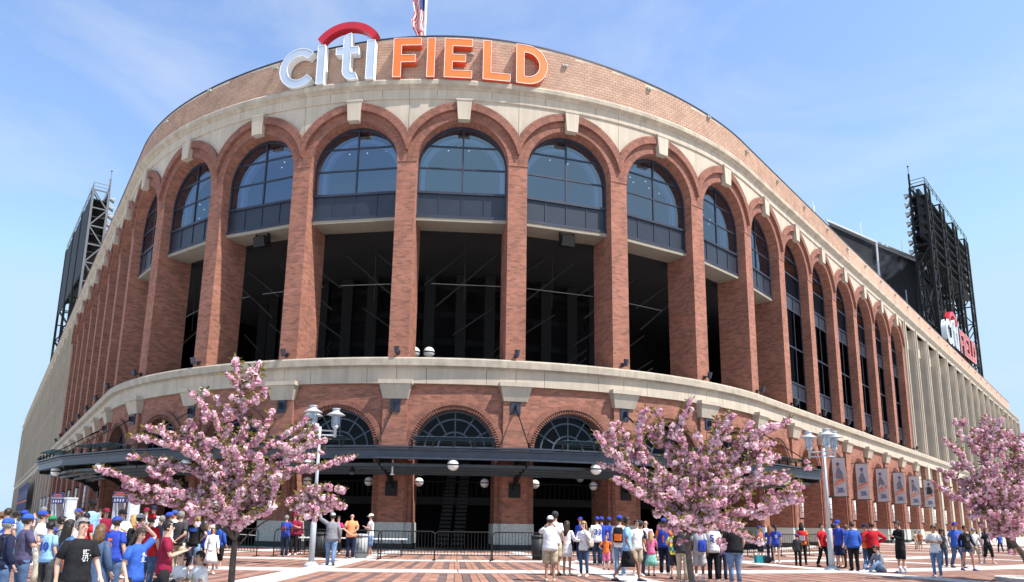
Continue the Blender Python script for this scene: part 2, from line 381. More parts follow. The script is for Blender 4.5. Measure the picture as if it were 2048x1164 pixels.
gaps = [(RINGS[i][1], RINGS[i+1][0]) for i in range(len(RINGS)-1)]
for gi, (o0, o1) in enumerate(gaps):
    for k in range(-6, 9):
        s0 = SP0+k*SPK+SPW; s1 = SP0+(k+1)*SPK-SPW
        if not (vis(s0, o1) or vis(s1, o1) or vis((s0+s1)/2, o1)): continue
        wid = (s1-s0)*BW*(RAD+(o0+o1)/2)/RAD
        ncol = 26 if gi < 2 else 39
        row = 0.8 if gi == 0 else (0.5 if gi == 1 else 0.34)
        nrow = int((o1-o0-.02)/row)
        row = (o1-o0-.02)/nrow
        for c in range(ncol):
            dark = (c*2//(ncol//13)) % 4 == 2 if ncol == 26 else (c % 3 == 2 and (c//3) % 1 == 0)
            for r in range(nrow):
                a = s0+(s1-s0)*c/ncol; b = s0+(s1-s0)*(c+1)/ncol
                q0 = o0+.01+row*r; q1 = q0+row
                cc = fac_c((a+b)/2, (q0+q1)/2)
                if cc.y < 8 or abs(cc.x) > .75*cc.y+2: continue
                # dark stripes stop short of the ring on every second row end
                dk = dark and not (r == 0 or (r == nrow-1))
                pavs.append((cc.length, a, b, q0, q1, dk))
pavs.sort(key=lambda t: (0 if fac_c((t[1]+t[2])/2, t[3]).y > 17.7 else 1, t[0]))
MBP = {True: MB(), False: MB()}
cg = 0.0018
for i, (_, a, b, q0, q1, dk) in enumerate(pavs):
    h = .001+.003*random.random()
    if i < 300:
        m2 = MB(); arcquad(m2, a+cg*.45, b-cg*.45, q0+.006, q1-.006, -.02, h); apply_gz(m2)
        link('paver', m2.mesh('paver', (PAV_D if dk else PAV_R)[1]), plaza)
    else: arcquad(MBP[dk], a+cg*.45, b-cg*.45, q0+.006, q1-.006, -.02, h, random.random())
for dk in (False, True):
    apply_gz(MBP[dk])
    link('charcoal_pavers' if dk else 'red_pavers', MBP[dk].mesh('pavers', (PAV_D if dk else PAV_R)[0], tint=True), plaza, kind='stuff')

# ------------------------------------------------------------------ stadium
ZB0, ZB1, ZB2 = 9.18, 10.14, 10.65
ZC, RI, RM, RO = 22.94, 2.80, 3.45, 3.92
ZF0, ZF1, ZF2 = 27.17, 27.80, 28.25
LC, LR = 5.45, 2.30
HB = BW/2
def zroof(s): return 30.42 + 1.05*math.exp(-(s/1.7)**2)
ROOT = fac(-.5, 0)
stadium = thing('stadium', 'big red brick ballpark with arched curved entrance front and stone bands', 'stadium', (ROOT.x, ROOT.y, 0))
def put(name, me, s, parent=None, o=0.0, **p):
    q = fac(s, o)-ROOT
    return link(name, me, parent or stadium, (q.x, q.y, 0), ang(s), **p)
def sub(name, me, parent, **p): return link(name, me, parent, **p)
def is_curved(s): return -4.5+1e-6 < s < 3.5-1e-6
_cache = {}
def cached(key, fn):
    if key not in _cache: _cache[key] = fn()
    return _cache[key]

def upper_wall(cv):
    F = Fm(cv); mb = MB(); n = 22
    arch_front(mb, F, RI, ZC, ZF0, HB, 0.0, 0, n)
    arch_reveal(mb, F, RI, ZC, -2.3, 0.0, 0, n)
    return mb.mesh('upper_wall', BRICK)
def spandrel(cv):
    F = Fm(cv); mb = MB(); r = RO-.06
    for sgn in (-1, 1):
        us = [0.0+ (HB-.012)*i/14 for i in range(15)]
        for a, b in zip(us[:-1], us[1:]):
            za, zb = ZC+math.sqrt(r*r-a*a), ZC+math.sqrt(r*r-b*b)
            A, B = (a, b) if sgn > 0 else (-b, -a)
            zA, zB = (za, zb) if sgn > 0 else (zb, za)
            mb.face([F(A,.06,zA),F(B,.06,zB),F(B,.06,ZF0),F(A,.06,ZF0)])
        e = sgn*(HB-.012)
        mb.face([F(e,.06,ZC+math.sqrt(r*r-e*e)),F(e,0,ZC+math.sqrt(r*r-e*e)),F(e,0,ZF0),F(e,.06,ZF0)])
    return mb.mesh('spandrel', STONE)
def inner_ring(cv):
    mb = MB(); arch_ring(mb, Fm(cv), RI-.01, RM, ZC, 0, .035, 0.0, math.pi, 30, 0, HB-.004, edge=False); return mb.mesh('inner_arch_ring', SOLDIER)
def outer_ring(cv):
    mb = MB(); a = math.acos((HB-.004)/RM)+.002
    arch_ring(mb, Fm(cv), RM-.03, RO, ZC, 0, .24, a, math.pi-a, 30, 0, HB-.004); return mb.mesh('outer_arch_ring', SOLDIER)
def keystone(cv):
    mb = MB()
    z0, z1 = 25.62, 26.99
    for (ua, ub, oo0, oo1) in ((.36, .47, 0, .36),):
        P = [(-ua,z0),(ua,z0),(ub,z1),(-ub,z1)]
        mb.prism(P, -oo1, 0.05, 0)
        P2 = [(-ub-.03,z1-.10),(ub+.03,z1-.10),(ub+.03,z1+.02),(-ub-.03,z1+.02)]
        mb.prism(P2, -oo1-.03, 0.05, 0)
    return mb.mesh('keystone', STONE)
def upper_pier(cv):
    F = Fm(cv); mb = MB(); hw = HB-RI
    fbox(mb, F, -hw, hw, -2.3, 0, ZB2, ZC, 2 if cv else 1)
    # shallow groove lines on both sides where the jamb steps
    for sg in (-1, 1):
        fbox(mb, F, sg*hw-.02, sg*hw+.02, -2.28, -.86, ZB2, 19.6, 1)
    return mb.mesh('upper_pier', BRICK)
def frieze_panels(cv, z0, z1, o0, o1):
    F = Fm(cv); out = []
    for a, b in ((-.5,-.25),(-.25,.25),(.25,.5)):
        mb = MB(); fbox(mb, F, a*BW+.012, b*BW-.012, o0, o1, z0, z1, 6 if cv else 1); out.append(mb.mesh('stone_panel', STONE))
    return out
def strip(cv, prof, matl, name, gap=.008, n=8):
    """moulding: profile of (o, z) points swept along one bay"""
    F = Fm(cv); mb = MB(); n = n if cv else 1
    us = [-HB+gap+(BW-2*gap)*i/n for i in range(n+1)]
    for a, b in zip(us[:-1], us[1:]):
        d = 0.0
        for (o0, z0), (o1, z1) in zip(prof[:-1], prof[1:]):
            L = math.hypot(o1-o0, z1-z0)
            mb.face([F(a,o0,z0),F(b,o0,z0),F(b,o1,z1),F(a,o1,z1)], [(a,d),(b,d),(b,d+L),(a,d+L)]); d += L
    for u in (us[0], us[-1]): mb.face([F(u,o,z) for o, z in prof], [(o,z) for o, z in prof])
    return mb.mesh(name, matl)
CORN = [(0.0,27.70),(.16,27.72),(.22,27.80),(.42,27.90),(.44,28.14),(.38,28.25),(-.3,28.25)]
BAND = [(0.0,10.05),(.24,10.06),(.24,10.12),(.46,10.18),(.48,10.56),(.44,10.65),(-1.0,10.66)]
def back_strip(cv, o, z0, z1, name, m, n=8):
    F = Fm(cv); mb = MB(); n = n if cv else 1
    for i in range(n):
        a, b = -HB+BW*i/n, -HB+BW*(i+1)/n
        mb.face([F(a,o,z0),F(b,o,z0),F(b,o,z1),F(a,o,z1)], [(a,z0),(b,z0),(b,z1),(a,z1)])
    return mb.mesh(name, m)
# ---- windows
WO, WR = -.80, RI-.0
ZS, ZH1, ZH2, ZP = 21.27, 22.88, 24.36, 19.72
def win_frame(cv):
    F = Fm(False); mb = MB(); o0, o1 = WO-.10, WO+.06
    arch_ring(mb, F, RI-.17, RI+.02, ZC, o0, o1, 0, math.pi, 26)
    for sg in (-1, 1): fbox(mb, F, min(sg*RI, sg*(RI-.17)), max(sg*RI, sg*(RI-.17)), o0, o1, ZP, ZC)
    fbox(mb, F, -.05, .05, o0, o1, ZS, ZC+RI-.1)
    for z in (ZH1, ZH2):
        x = RI-.1 if z < ZC else math.sqrt((RI-.1)**2-(z-ZC)**2)
        fbox(mb, F, -x, x, o0, o1-.01, z-.045, z+.045)
    fbox(mb, F, -RI+.01, RI-.01, o0, o1+.05, ZS-.09, ZS+.06)
    fbox(mb, F, -RI+.01, RI-.01, o0, o1+.06, ZP-.10, ZP+.06)
    for x in (-1.38, 0, 1.38): fbox(mb, F, x-.025, x+.025, o0, o1-.015, ZP, ZS)
    return mb.mesh('window', NAVYM)
def cell(x0, x1, z0, z1, o, name, m, r=RI-.1):
    F = Fm(False); mb = MB(); n = 8; top = lambda x: min(z1, ZC+math.sqrt(max(0, r*r-x*x)) if True else z1)
    for i in range(n):
        a, b = x0+(x1-x0)*i/n, x0+(x1-x0)*(i+1)/n
        ta, tb = top(a), top(b)
        if max(ta, tb) <= z0: continue
        ta, tb = max(ta, z0), max(tb, z0)
        mb.face([F(a,o,z0),F(b,o,z0),F(b,o,tb),F(a,o,ta)], [(a,z0),(b,z0),(b,tb),(a,ta)])
    return mb.mesh(name, m)
def panes():
    out = []
    for x0, x1 in ((-RI+.1, -.04), (.04, RI-.1)):
        for z0, z1 in ((ZS, ZH1), (ZH1, ZH2), (ZH2, 30)): out.append(cell(x0, x1, z0, z1, WO, 'pane', GLASS))
    return out
def panels():
    out = []
    for x0, x1 in ((-RI+.15,-1.41),(-1.35,-.03),(.03,1.35),(1.41,RI-.15)):
        mb = MB(); fbox(mb, Fm(False), x0, x1, WO-.06, WO+.0, ZP+.05, ZS-.08); out.append(mb.mesh('panel', NAVYP))
    return out
def soffit():
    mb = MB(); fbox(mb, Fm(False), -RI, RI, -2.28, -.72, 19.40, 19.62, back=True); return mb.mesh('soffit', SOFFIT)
def tall_frame():                       # glazed bays of the straight right wing
    F = Fm(False); mb = MB(); o0, o1 = WO-.10, WO+.06
    arch_ring(mb, F, RI-.15, RI+.02, ZC, o0, o1, 0, math.pi, 22)
    for sg in (-1, 1): fbox(mb, F, min(sg*RI, sg*(RI-.15)), max(sg*RI, sg*(RI-.15)), o0, o1, ZB2, ZC)
    for z in (24.3, 22.9, 21.0, 19.7, 16.4, 13.3, 12.0): 
        x = RI-.1 if z < ZC else math.sqrt((RI-.1)**2-(z-ZC)**2)
        fbox(mb, F, -x, x, o0, o1+.03, z-.06, z+.06)
    for x in (-.93, .93): fbox(mb, F, x-.04, x+.04, o0, o1, ZB2, 21.0)
    return mb.mesh('window', NAVYM)
def tall_louvre():
    F = Fm(False); mb = MB(); z = 21.1
    while z < ZC+RI-.25:
        x = RI-.12 if z < ZC else math.sqrt((RI-.12)**2-(z-ZC)**2)
        mb.face([F(-x,WO-.08,z+.1),F(x,WO-.08,z+.1),F(x,WO+.02,z),F(-x,WO+.02,z)]); z += .16
    fbox(mb, F, -RI+.1, RI-.1, WO-.2, WO-.15, 21, ZC)
    return mb.mesh('louvre', NAVYM)
def tall_panes():
    out = []
    for x0, x1 in ((-RI+.1,-.97),(-.89,.89),(.97,RI-.1)):
        for z0, z1, m in ((10.7,11.95,DGLASS),(12.05,13.25,NAVYP),(13.35,16.35,DGLASS),(16.45,19.65,DGLASS),(19.75,20.95,NAVYP)):
            out.append((cell(x0, x1, z0, z1, WO, 'pane', m), m))
    return out
# ---- lower storey
def lower_wall(cv):
    F = Fm(cv); mb = MB()
    arch_front(mb, F, LR, LC, ZB0+.3, HB, 0.0, 0, 22, zb=.02)
    d = -2.0 if cv else -1.7
    arch_reveal(mb, F, LR, LC, d, 0, 0, 22)
    for sg in (-1, 1): mb.face([F(sg*LR,0,0),F(sg*LR,d,0),F(sg*LR,d,LC),F(sg*LR,0,LC)], [(0,0),(d,0),(d,LC),(0,LC)])
    return mb.mesh('lower_wall', BRICK)
def lower_ring(cv, a):
    r0, r1, o = ((LR-.01, LR+.22, .07), (LR+.22, LR+.50, .17))[a]
    F = Fm(cv); mb = MB()
    arch_ring(mb, F, r0, r1, LC, 0, o, 0, math.pi, 30)
    for sg in (-1, 1):
        x0, x1 = sorted((sg*r0, sg*r1)); fbox(mb, F, x0, x1, 0, o, 1.43, LC)
    if a == 0:                            # projecting headers round the inner ring
        for i in range(1, 54):
            t = math.pi*i/54
            T = Matrix.Translation((math.cos(t)*(LR+.12), -.07, LC+math.sin(t)*(LR+.12))) @ Matrix.Rotation(-t+math.pi/2, 4, 'Y')
            mb.box(-.035, .035, -.05, .02, -.11, .11, 0, T)
    return mb.mesh('lower_arch_ring', SOLDIER)
def pilaster(cv):
    F = Fm(cv); mb = MB(); fbox(mb, F, -.70, .70, 0, .2, 1.43, 8.3, 2); return mb.mesh('pilaster', BRICK)
def corbel(cv):
    mb = MB()
    z0, z1, z2 = 8.28, 9.10, 9.34
    a, b = (.69, .30), (.90, .52)
    bot = [(-a[0],-a[1],z0),(a[0],-a[1],z0),(a[0],.1,z0),(-a[0],.1,z0)]; top = [(-b[0],-b[1],z1),(b[0],-b[1],z1),(b[0],.1,z1),(-b[0],.1,z1)]
    mb.loft([bot, top]); c = (.98, .60)
    mb.loft([[(-c[0],-c[1],z1),(c[0],-c[1],z1),(c[0],.1,z1),(-c[0],.1,z1)], [(-c[0],-c[1],z2),(c[0],-c[1],z2),(c[0],.1,z2),(-c[0],.1,z2)]])
    return mb.mesh('corbel', STONE)
def base_stone(cv, z0, z1, grow, m, name):
    F = Fm(cv); mb = MB(); fbox(mb, F, -(HB-LR)-grow, (HB-LR)+grow, -2.0, grow, z0, z1, 2)
    fbox(mb, F, -.70-grow, .70+grow, grow-.01, .2+grow, z0, z1, 2)
    return mb.mesh(name, m)
def fanlight():
    F = Fm(False); mb = MB(); o0, o1 = -.62, -.50
    arch_ring(mb, F, LR-.12, LR+.02, LC, o0, o1, 0, math.pi, 26)
    for rr in (.42, .74): arch_ring(mb, F, LR*rr-.045, LR*rr+.045, LC+.1, o0+.01, o1-.01, 0, math.pi, 24)
    for k in range(7):
        t = math.pi*k/6
        A = (.0 if k == 3 else LR*.42)
        mb.bar(F(A*math.cos(t), (o0+o1)/2, LC+.1+A*math.sin(t)), F((LR-.08)*math.cos(t), (o0+o1)/2, LC+.1+(LR-.12)*math.sin(t)), .07, .08)
    fbox(mb, F, -LR, LR, o0-.05, o1+.05, LC-.05, LC+.12)
    return mb.mesh('fanlight', mat('fanlight_frame', (0.075, 0.09, 0.12), 0.45, 0.2))
def fan_glass():
    F = Fm(False); mb = MB(); r = LR-.1
    us = [-r+2*r*i/16 for i in range(17)]
    for a, b in zip(us[:-1], us[1:]):
        mb.face([F(a,-.56,LC),F(b,-.56,LC),F(b,-.56,LC+math.sqrt(max(0,r*r-b*b))),F(a,-.56,LC+math.sqrt(max(0,r*r-a*a)))])
    return mb.mesh('pane', DGLASS)
def recess_back():
    mb = MB(); F = Fm(False); fbox(mb, F, -LR, LR, -1.9, -1.7, 0, LC+LR+.2); 
    return mb.mesh('recess_wall', BRICK)
def recess_window():
    mb = MB(); F = Fm(False)
    fbox(mb, F, -LR+.05, -LR+.9, -1.7, -1.6, 1.2, 6.6)
    for z in (2.4, 3.6, 4.8, 6.0): fbox(mb, F, -LR+.03, -LR+.92, -1.6, -1.56, z-.04, z+.04)
    return mb.mesh('recess_window', NAVYM)

def liner():
    mb = MB(); F = Fm(False); arch_ring(mb, F, RI-.46, RI-.20, ZC-.1, -1.9, -1.55, 0, math.pi, 24)
    for sg in (-1, 1): fbox(mb, F, min(sg*(RI-.46), sg*(RI-.2)), max(sg*(RI-.46), sg*(RI-.2)), -1.9, -1.55, 19.6, ZC-.1)
    return mb.mesh('arch_liner', WHITEP)
def downlights():
    mb = MB()
    for x in (-2.2,-1.5,-.9,-.3,.5,1.1,1.6,2.3):
        for y in (2.6, 4.6): mb.lathe([(.04, 26.36), (.04, 26.39)], 8, (x+.15*math.sin(x*9), y+.3*math.sin(x*5), 0))
    return mb.mesh('downlights', LIT)
LIT, _nt, _b = nmat('lit_downlight'); _b.inputs['Emission Color'].default_value = (1, .95, .85, 1); _b.inputs['Emission Strength'].default_value = 1.3
S_ARCH = list(range(-11, 11))
for s in S_ARCH:
    cv = is_curved(s)
    for nm, fn in (('upper_wall', upper_wall), ('spandrel', spandrel), ('inner_arch_ring', inner_ring), ('outer_arch_ring', outer_ring), ('keystone', keystone)):
        put(nm, cached((nm, cv), lambda: fn(cv)), s)
    put('lower_wall', cached(('lw', cv), lambda: lower_wall(cv)), s)
    for a in (0, 1): put('lower_arch_ring', cached(('lr', cv, a), lambda: lower_ring(cv, a)), s)
    if -5 <= s <= 4:
        w = put('window', cached('wf', lambda: win_frame(cv)), s)
        for i, me in enumerate(cached('panes', panes)): sub('pane', me, w)
        for i, me in enumerate(cached('panels', panels)): sub('panel', me, w)
        put('soffit', cached('soffit', soffit), s); put('arch_liner', cached('liner', liner), s); put('downlights', cached('dl', downlights), s, kind='stuff')
    else:
        w = put('window', cached('tf', tall_frame), s)
        sub('louvre', cached('tl', tall_louvre), w)
        for me, m in cached('tp', tall_panes): sub('panel' if m is NAVYP else 'pane', me, w)
    if cv:
        f = put('fanlight', cached('fan', fanlight), s); sub('pane', cached('fang', fan_glass), f)
    else:
        put('recess_wall', cached('rb', recess_back), s); put('recess_window', cached('rw', recess_window), s)
for i in range(-12, 11):
    s = i+.5; cv = is_curved(s)
    put('upper_pier', cached(('up', cv), lambda: upper_pier(cv)), s)
    put('pilaster', cached(('pi', cv), lambda: pilaster(cv)), s)
    put('corbel', cached(('co', cv), lambda: corbel(cv)), s)
    put('base_stone', cached(('bs', cv), lambda: base_stone(cv, .3, 1.43, .06, GRANITE, 'base_stone')), s)
    put('plinth', cached(('pl', cv), lambda: base_stone(cv, 0, .3, .09, PLINTH, 'plinth')), s)

# ---- stone wings beyond the arches
def fin(cv):
    mb = MB(); F = Fm(False)
    fbox(mb, F, -.52, .52, -2.2, -.02, ZB2, ZF0)
    fbox(mb, F, -.42, .42, -.02, .18, ZB2, ZF0)
    fbox(mb, F, -.15, .15, .18, .34, ZB2, ZF0)
    return mb.mesh('stone_fin', STONE)
def wing_back():
    mb = MB(); F = Fm(False)
    fbox(mb, F, -HB+.5, HB-.5, -2.2, -2.0, ZB2, 25.0); 
    return mb.mesh('wing_wall', STONE2)
def wing_panel():
    mb = MB(); F = Fm(False); fbox(mb, F, -HB+.53, HB-.53, -2.0, -.6, 24.6, ZF0, back=True); return mb.mesh('stone_panel', STONE)
def wing_window():
    mb = MB(); F = Fm(False)
    fbox(mb, F, -HB+.6, HB-.9, -2.0, -1.9, ZB2+.2, 24.55, m=0)
    for z in (12, 14, 17, 20, 22): fbox(mb, F, -HB+.6, HB-.9, -1.9, -1.84, z-.05, z+.05)
    return mb.mesh('wing_window', NAVYM)
def wing_low_pier():
    mb = MB(); F = Fm(False)
    fbox(mb, F, -1.0, 1.0, -1.5, .02, 1.2, ZB0+.3); return mb.mesh('brick_pier', BRICK)
def wing_low_fin():
    mb = MB(); F = Fm(False)
    fbox(mb, F, -.5, .5, .02, .25, .3, ZB0+.3); return mb.mesh('stone_fin', STONE)
def wing_low_back():
    mb = MB(); F = Fm(False)
    fbox(mb, F, -HB+.95, HB-.95, -1.4, -1.2, 0, 7.0); return mb.mesh('wing_wall', STONE2)
def wing_low_panel():
    mb = MB(); F = Fm(False)
    fbox(mb, F, -HB+1.0, HB-1.0, -1.2, -.5, 6.6, ZB0+.3); return mb.mesh('stone_panel', STONE)
S_L, S_R = list(range(-34, -11)), list(range(11, 28))
for s in S_L + S_R:
    put('wing_wall', cached('wb', wing_back), s); put('stone_panel', cached('wp', wing_panel), s); put('wing_window', cached('ww', wing_window), s)
    put('wing_wall', cached('wlb', wing_low_back), s); put('stone_panel', cached('wlp', wing_low_panel), s)
for i in list(range(-35, -11)) + list(range(10, 28)):
    s = i+.5 + (.0)
    if i == -12 or i == 10: continue
    put('stone_fin', cached('fin', lambda: fin(False)), s)
    put('brick_pier', cached('wlpier', wing_low_pier), s); put('stone_fin', cached('wlf', wing_low_fin), s)
# first fins stand beside the last brick piers
for s in (10.62, -11.62): put('stone_fin', cached('fin', lambda: fin(False)), s)

# ---- bands, cornices, parapet along the whole front
for s in list(range(-34, 28)):
    cv = is_curved(s)
    put('cornice', cached(('corn', cv), lambda: strip(cv, CORN, STONE2, 'cornice', .006)), s)
    put('band_cap', cached(('band', cv), lambda: strip(cv, BAND, STONE2, 'band_cap', .006)), s)
    put('joint_backing', cached(('jb1', cv), lambda: back_strip(cv, .09, ZF0-.005, ZF1, 'joint_backing', JOINT)), s)
    put('joint_backing', cached(('jb2', cv), lambda: back_strip(cv, .12, ZB0-.005, ZB1, 'joint_backing', JOINT)), s)
    put('frieze_ledge', cached(('fl', cv), lambda: strip(cv, [(0,ZF0-.12),(.14,ZF0-.10),(.15,ZF0+.01),(0,ZF0+.02)], STONE, 'frieze_ledge', .006)), s)
    for me in cached(('fr1', cv), lambda: frieze_panels(cv, ZF0+.02, ZF1-.03, 0, .115)): put('stone_panel', me, s)
    for me in cached(('fr2', cv), lambda: frieze_panels(cv, ZB0, ZB1-.03, 0, .2)): put('stone_panel', me, s)
# parapet: mortar wall, blocks, coping
pb = []; far = MB(); bl_me = {}
def block_mesh():
    mb = MB(); mb.box(-.188, .188, -.02, .03, -.080, .080); return mb.mesh('parapet_block', BLOCK_I)
BLK = block_mesh()
RH, CW = .19, .4083
for s in range(-34, 26):
    cv = is_curved(s); F = Fm(cv); n = 10 if abs(s) < 5 else 1; mb = MB(); cp = MB()
    for i in range(n):
        a, b = -HB+BW*i/n, -HB+BW*(i+1)/n
        za, zb = zroof(s+a/BW), zroof(s+b/BW); oo = 0.0 if -7 < s < 8 else .02
        mb.face([F(a,oo,28.2),F(b,oo,28.2),F(b,oo,zb),F(a,oo,za)], [(a+s*BW,28.2),(b+s*BW,28.2),(b+s*BW,zb),(a+s*BW,za)])
        mb.face([F(b,-.4,28.2),F(a,-.4,28.2),F(a,-.4,za),F(b,-.4,zb)])
        for (p, q, dz0, dz1) in ((.05,-.45,0,.09),):
            A = [F(a,p,za+dz0),F(b,p,zb+dz0),F(b,p,zb+dz1),F(a,p,za+dz1)]; cp.face(A)
            cp.face([F(a,p,za+dz1),F(b,p,zb+dz1),F(b,q,zb+dz1),F(a,q,za+dz1)]); cp.face([F(a,q,za+dz0),F(b,q,zb+dz0),F(b,p,zb+dz0),F(a,p,za+dz0)])
    put('parapet', mb.mesh('parapet', MORTAR if -7 < s < 8 else TANWALL), s)
    put('coping', cp.mesh('coping', NAVYM), s)
for s10 in range(int(-6.5*BW/CW), int(7.5*BW/CW)):
    for r in range(18):
        sx = (s10+.5*(r % 2))*CW/BW
        z = 28.27+RH*(r+.5)
        if z+RH*.5 > zroof(sx): continue
        pb.append((sx, z))
pb.sort(key=lambda t: abs(t[0]+.05)*(1+0.02*random.random()) + 0.0)
T0 = Matrix.Translation((-ROOT.x, -ROOT.y, 0))
for i, (sx, z) in enumerate(pb):
    q = fac(sx, 0.0)
    if i < 300:
        o = link('parapet_block', BLK, stadium, (q.x-ROOT.x, q.y-ROOT.y, z), ang(sx))
    else:
        T = Matrix.Translation((q.x-ROOT.x, q.y-ROOT.y, z)) @ Matrix.Rotation(ang(sx), 4, 'Z')
        far.box(-.188, .188, -.02, .03, -.080, .080, 0, T, random.random())
link('parapet_blocks', far.mesh('parapet_blocks', BLOCK_S, tint=True), stadium, kind='stuff')
# ends of the two wings, roof deck, inner walls
def plan_strip(name, m, s0, s1, n, o0, o1, z0, z1=None):
    """vertical wall (o0==o1) or flat deck between offsets"""
    mb = MB()
    for i in range(n):
        a, b = s0+(s1-s0)*i/n, s0+(s1-s0)*(i+1)/n
        P = lambda s, o, z: (fac(s,o).x-ROOT.x, fac(s,o).y-ROOT.y, z)
        if z1 is not None: mb.face([P(a,o0,z0),P(b,o0,z0),P(b,o0,z1),P(a,o0,z1)])
        else: mb.face([P(a,o0,z0),P(b,o0,z0),P(b,o1,z0),P(a,o1,z0)])
    return link(name, mb.mesh(name, m), stadium)
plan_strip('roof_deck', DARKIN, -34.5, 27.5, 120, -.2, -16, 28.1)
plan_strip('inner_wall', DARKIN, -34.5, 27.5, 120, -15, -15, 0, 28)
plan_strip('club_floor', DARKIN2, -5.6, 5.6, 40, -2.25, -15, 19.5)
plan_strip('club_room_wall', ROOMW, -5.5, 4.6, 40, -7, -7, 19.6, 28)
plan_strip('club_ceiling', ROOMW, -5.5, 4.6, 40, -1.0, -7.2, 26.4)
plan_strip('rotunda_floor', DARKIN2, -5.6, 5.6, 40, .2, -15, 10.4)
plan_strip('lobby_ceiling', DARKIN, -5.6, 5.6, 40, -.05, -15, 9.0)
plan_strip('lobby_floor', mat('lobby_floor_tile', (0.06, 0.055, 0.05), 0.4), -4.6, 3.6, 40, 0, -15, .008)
for sgn, s_end in ((1, 27.5), (-1, -34.5)):
    mb = MB(); zt = 27.8
    P = lambda o, z, ds=0: (fac(s_end+ds,o).x-ROOT.x, fac(s_end+ds,o).y-ROOT.y, z)
    mb.face([P(.2,0),P(-40,0),P(-40,28.2),P(.2,28.2)])
    link('end_wall', mb.mesh('end_wall', STONE2), stadium)
mb = MB(); P = lambda o, z, s: (fac(s,o).x-ROOT.x, fac(s,o).y-ROOT.y, z)
mb.face([P(0.02,28.2,25.5),P(-.4,28.2,25.5),P(-.4,zroof(20),25.5),P(0.02,zroof(20),25.5)]); link('parapet_end', mb.mesh('parapet_end', TANWALL), stadium)

# ---- entrance canopy over the rotunda doors
canopy = link('canopy', None, stadium)
CI, CO, CZ0, CZ1 = .3, 4.05, 4.58, 5.10
def can_beam():
    Fc = Fm(True); mb = MB(); L = lambda o: ((RAD+o)*math.sin(HB/RAD), RAD-(RAD+o)*math.cos(HB/RAD))
    def seg(o0, o1, z0, z1):
        (xa, ya), (xb, yb) = L(o0), L(o1)
        P = [(-xb,yb),(xb,yb),(xa,ya),(-xa,ya)]
        mb.loft([[(x,y,z0) for x,y in P], [(x,y,z1) for x,y in P]])
    seg(CO-.10, CO, CZ0+.08, CZ1-.08); seg(CO-.30, CO+.12, CZ1-.08, CZ1); seg(CO-.30, CO+.10, CZ0, CZ0+.08)
    seg(CO-.16, CO+.26, CZ1+.04, CZ1+.12)
    return mb.mesh('canopy_beam', CANO)
def can_deck():
    mb = MB(); L = lambda o: ((RAD+o)*math.sin(HB/RAD), RAD-(RAD+o)*math.cos(HB/RAD))
    (xa, ya), (xb, yb) = L(.25), L(CO-.3)
    P = [(-xb,yb),(xb,yb),(xa,ya),(-xa,ya)]
    mb.loft([[(x,y,4.98) for x,y in P], [(x,y,5.06) for x,y in P]])
    return mb.mesh('canopy_deck', CANO)
def can_purlin(o, z):
    mb = MB(); L = lambda q: ((RAD+q)*math.sin(HB/RAD), RAD-(RAD+q)*math.cos(HB/RAD))
    (xa, ya), (xb, yb) = L(o-.12), L(o+.12); xa -= .05; xb -= .05
    P = [(-xb,yb),(xb,yb),(xa,ya),(-xa,ya)]
    mb.loft([[(x,y,z) for x,y in P], [(x,y,z+.16) for x,y in P]])
    return mb.mesh('canopy_purlin', CANOL)
def can_glass():
    out = []
    y = RAD-(RAD+CO)*math.cos(HB/RAD)
    for i in range(4):
        x0 = -2.1+i*1.05
        mb = MB(); mb.box(x0+.01, x0+1.04, y-.32, y+.9, 0, .02, 0, Matrix.Translation((0,0,CZ1+.34)) @ Matrix.Rotation(-.06, 4, 'X'))
        out.append(mb.mesh('glass_panel', CGLASS))
    mb = MB()
    for i in range(5):
        x0 = -2.1+i*1.05
        mb.box(x0-.05, x0+.05, y-.28, y-.18, CZ1+.1, CZ1+.40)
    mb.box(-2.1, 2.1, y-.26, y-.22, CZ1+.28, CZ1+.31)
    mb.box(-2.1, 2.1, y+.5, y+.54, CZ1+.28, CZ1+.31)
    out.append(mb.mesh('glass_clips', mat('dull_steel_rod', (0,0,0))))
    return out
def bracket():
    mb = MB(); pts = []
    for i in range(11):
        t = i/10; o = CO-.1-(CO-.4)*t; z = CZ0-.02-.95*(t**1.9)
        pts.append((0, -o, z))
    for a, b in zip(pts[:-1], pts[1:]): mb.bar(a, b, .16, .34)
    mb.bar((0,-CO+.1,CZ0+.2), (0,-.3,CZ0+.2), .16, .3)
    mb.bar((0,-.45,4.6), (0,-.45,3.3), .16, .3)
    mb.bar((0,-.5,3.5), (0,-1.9,4.5), .12, .18)
    mb.box(-.33, .33, -.29, -.2, 2.85, 3.65)
    return mb.mesh('bracket', BLACKM)
def tie_rod():
    mb = MB()
    A, B = Vector((0,-.34,7.92)), Vector((0,-CO+.05,5.35))
    mb.tube([A, B], .035, 8); mb.tube([A+(B-A)*.12, A+(B-A)*.24], .06, 8)
    for q in (A, B): mb.box(q.x-.03, q.x+.03, q.y-.16, q.y+.10, q.z-.16, q.z+.16)
    return mb.mesh('tie_rod', mat('dull_steel_rod', (0.17, 0.18, 0.2), 0.45, 0.4))
def tie_plate():
    mb = MB(); mb.box(-.29, .29, -.25, -.2, 7.55, 8.26)
    for x in (-.22, .22):
        for z in (7.65, 8.15): mb.box(x-.03, x+.03, -.28, -.25, z-.03, z+.03)
    mb.box(-.05, .05, -.42, -.25, 7.75, 8.1)
    return mb.mesh('tie_plate', NAVYM)
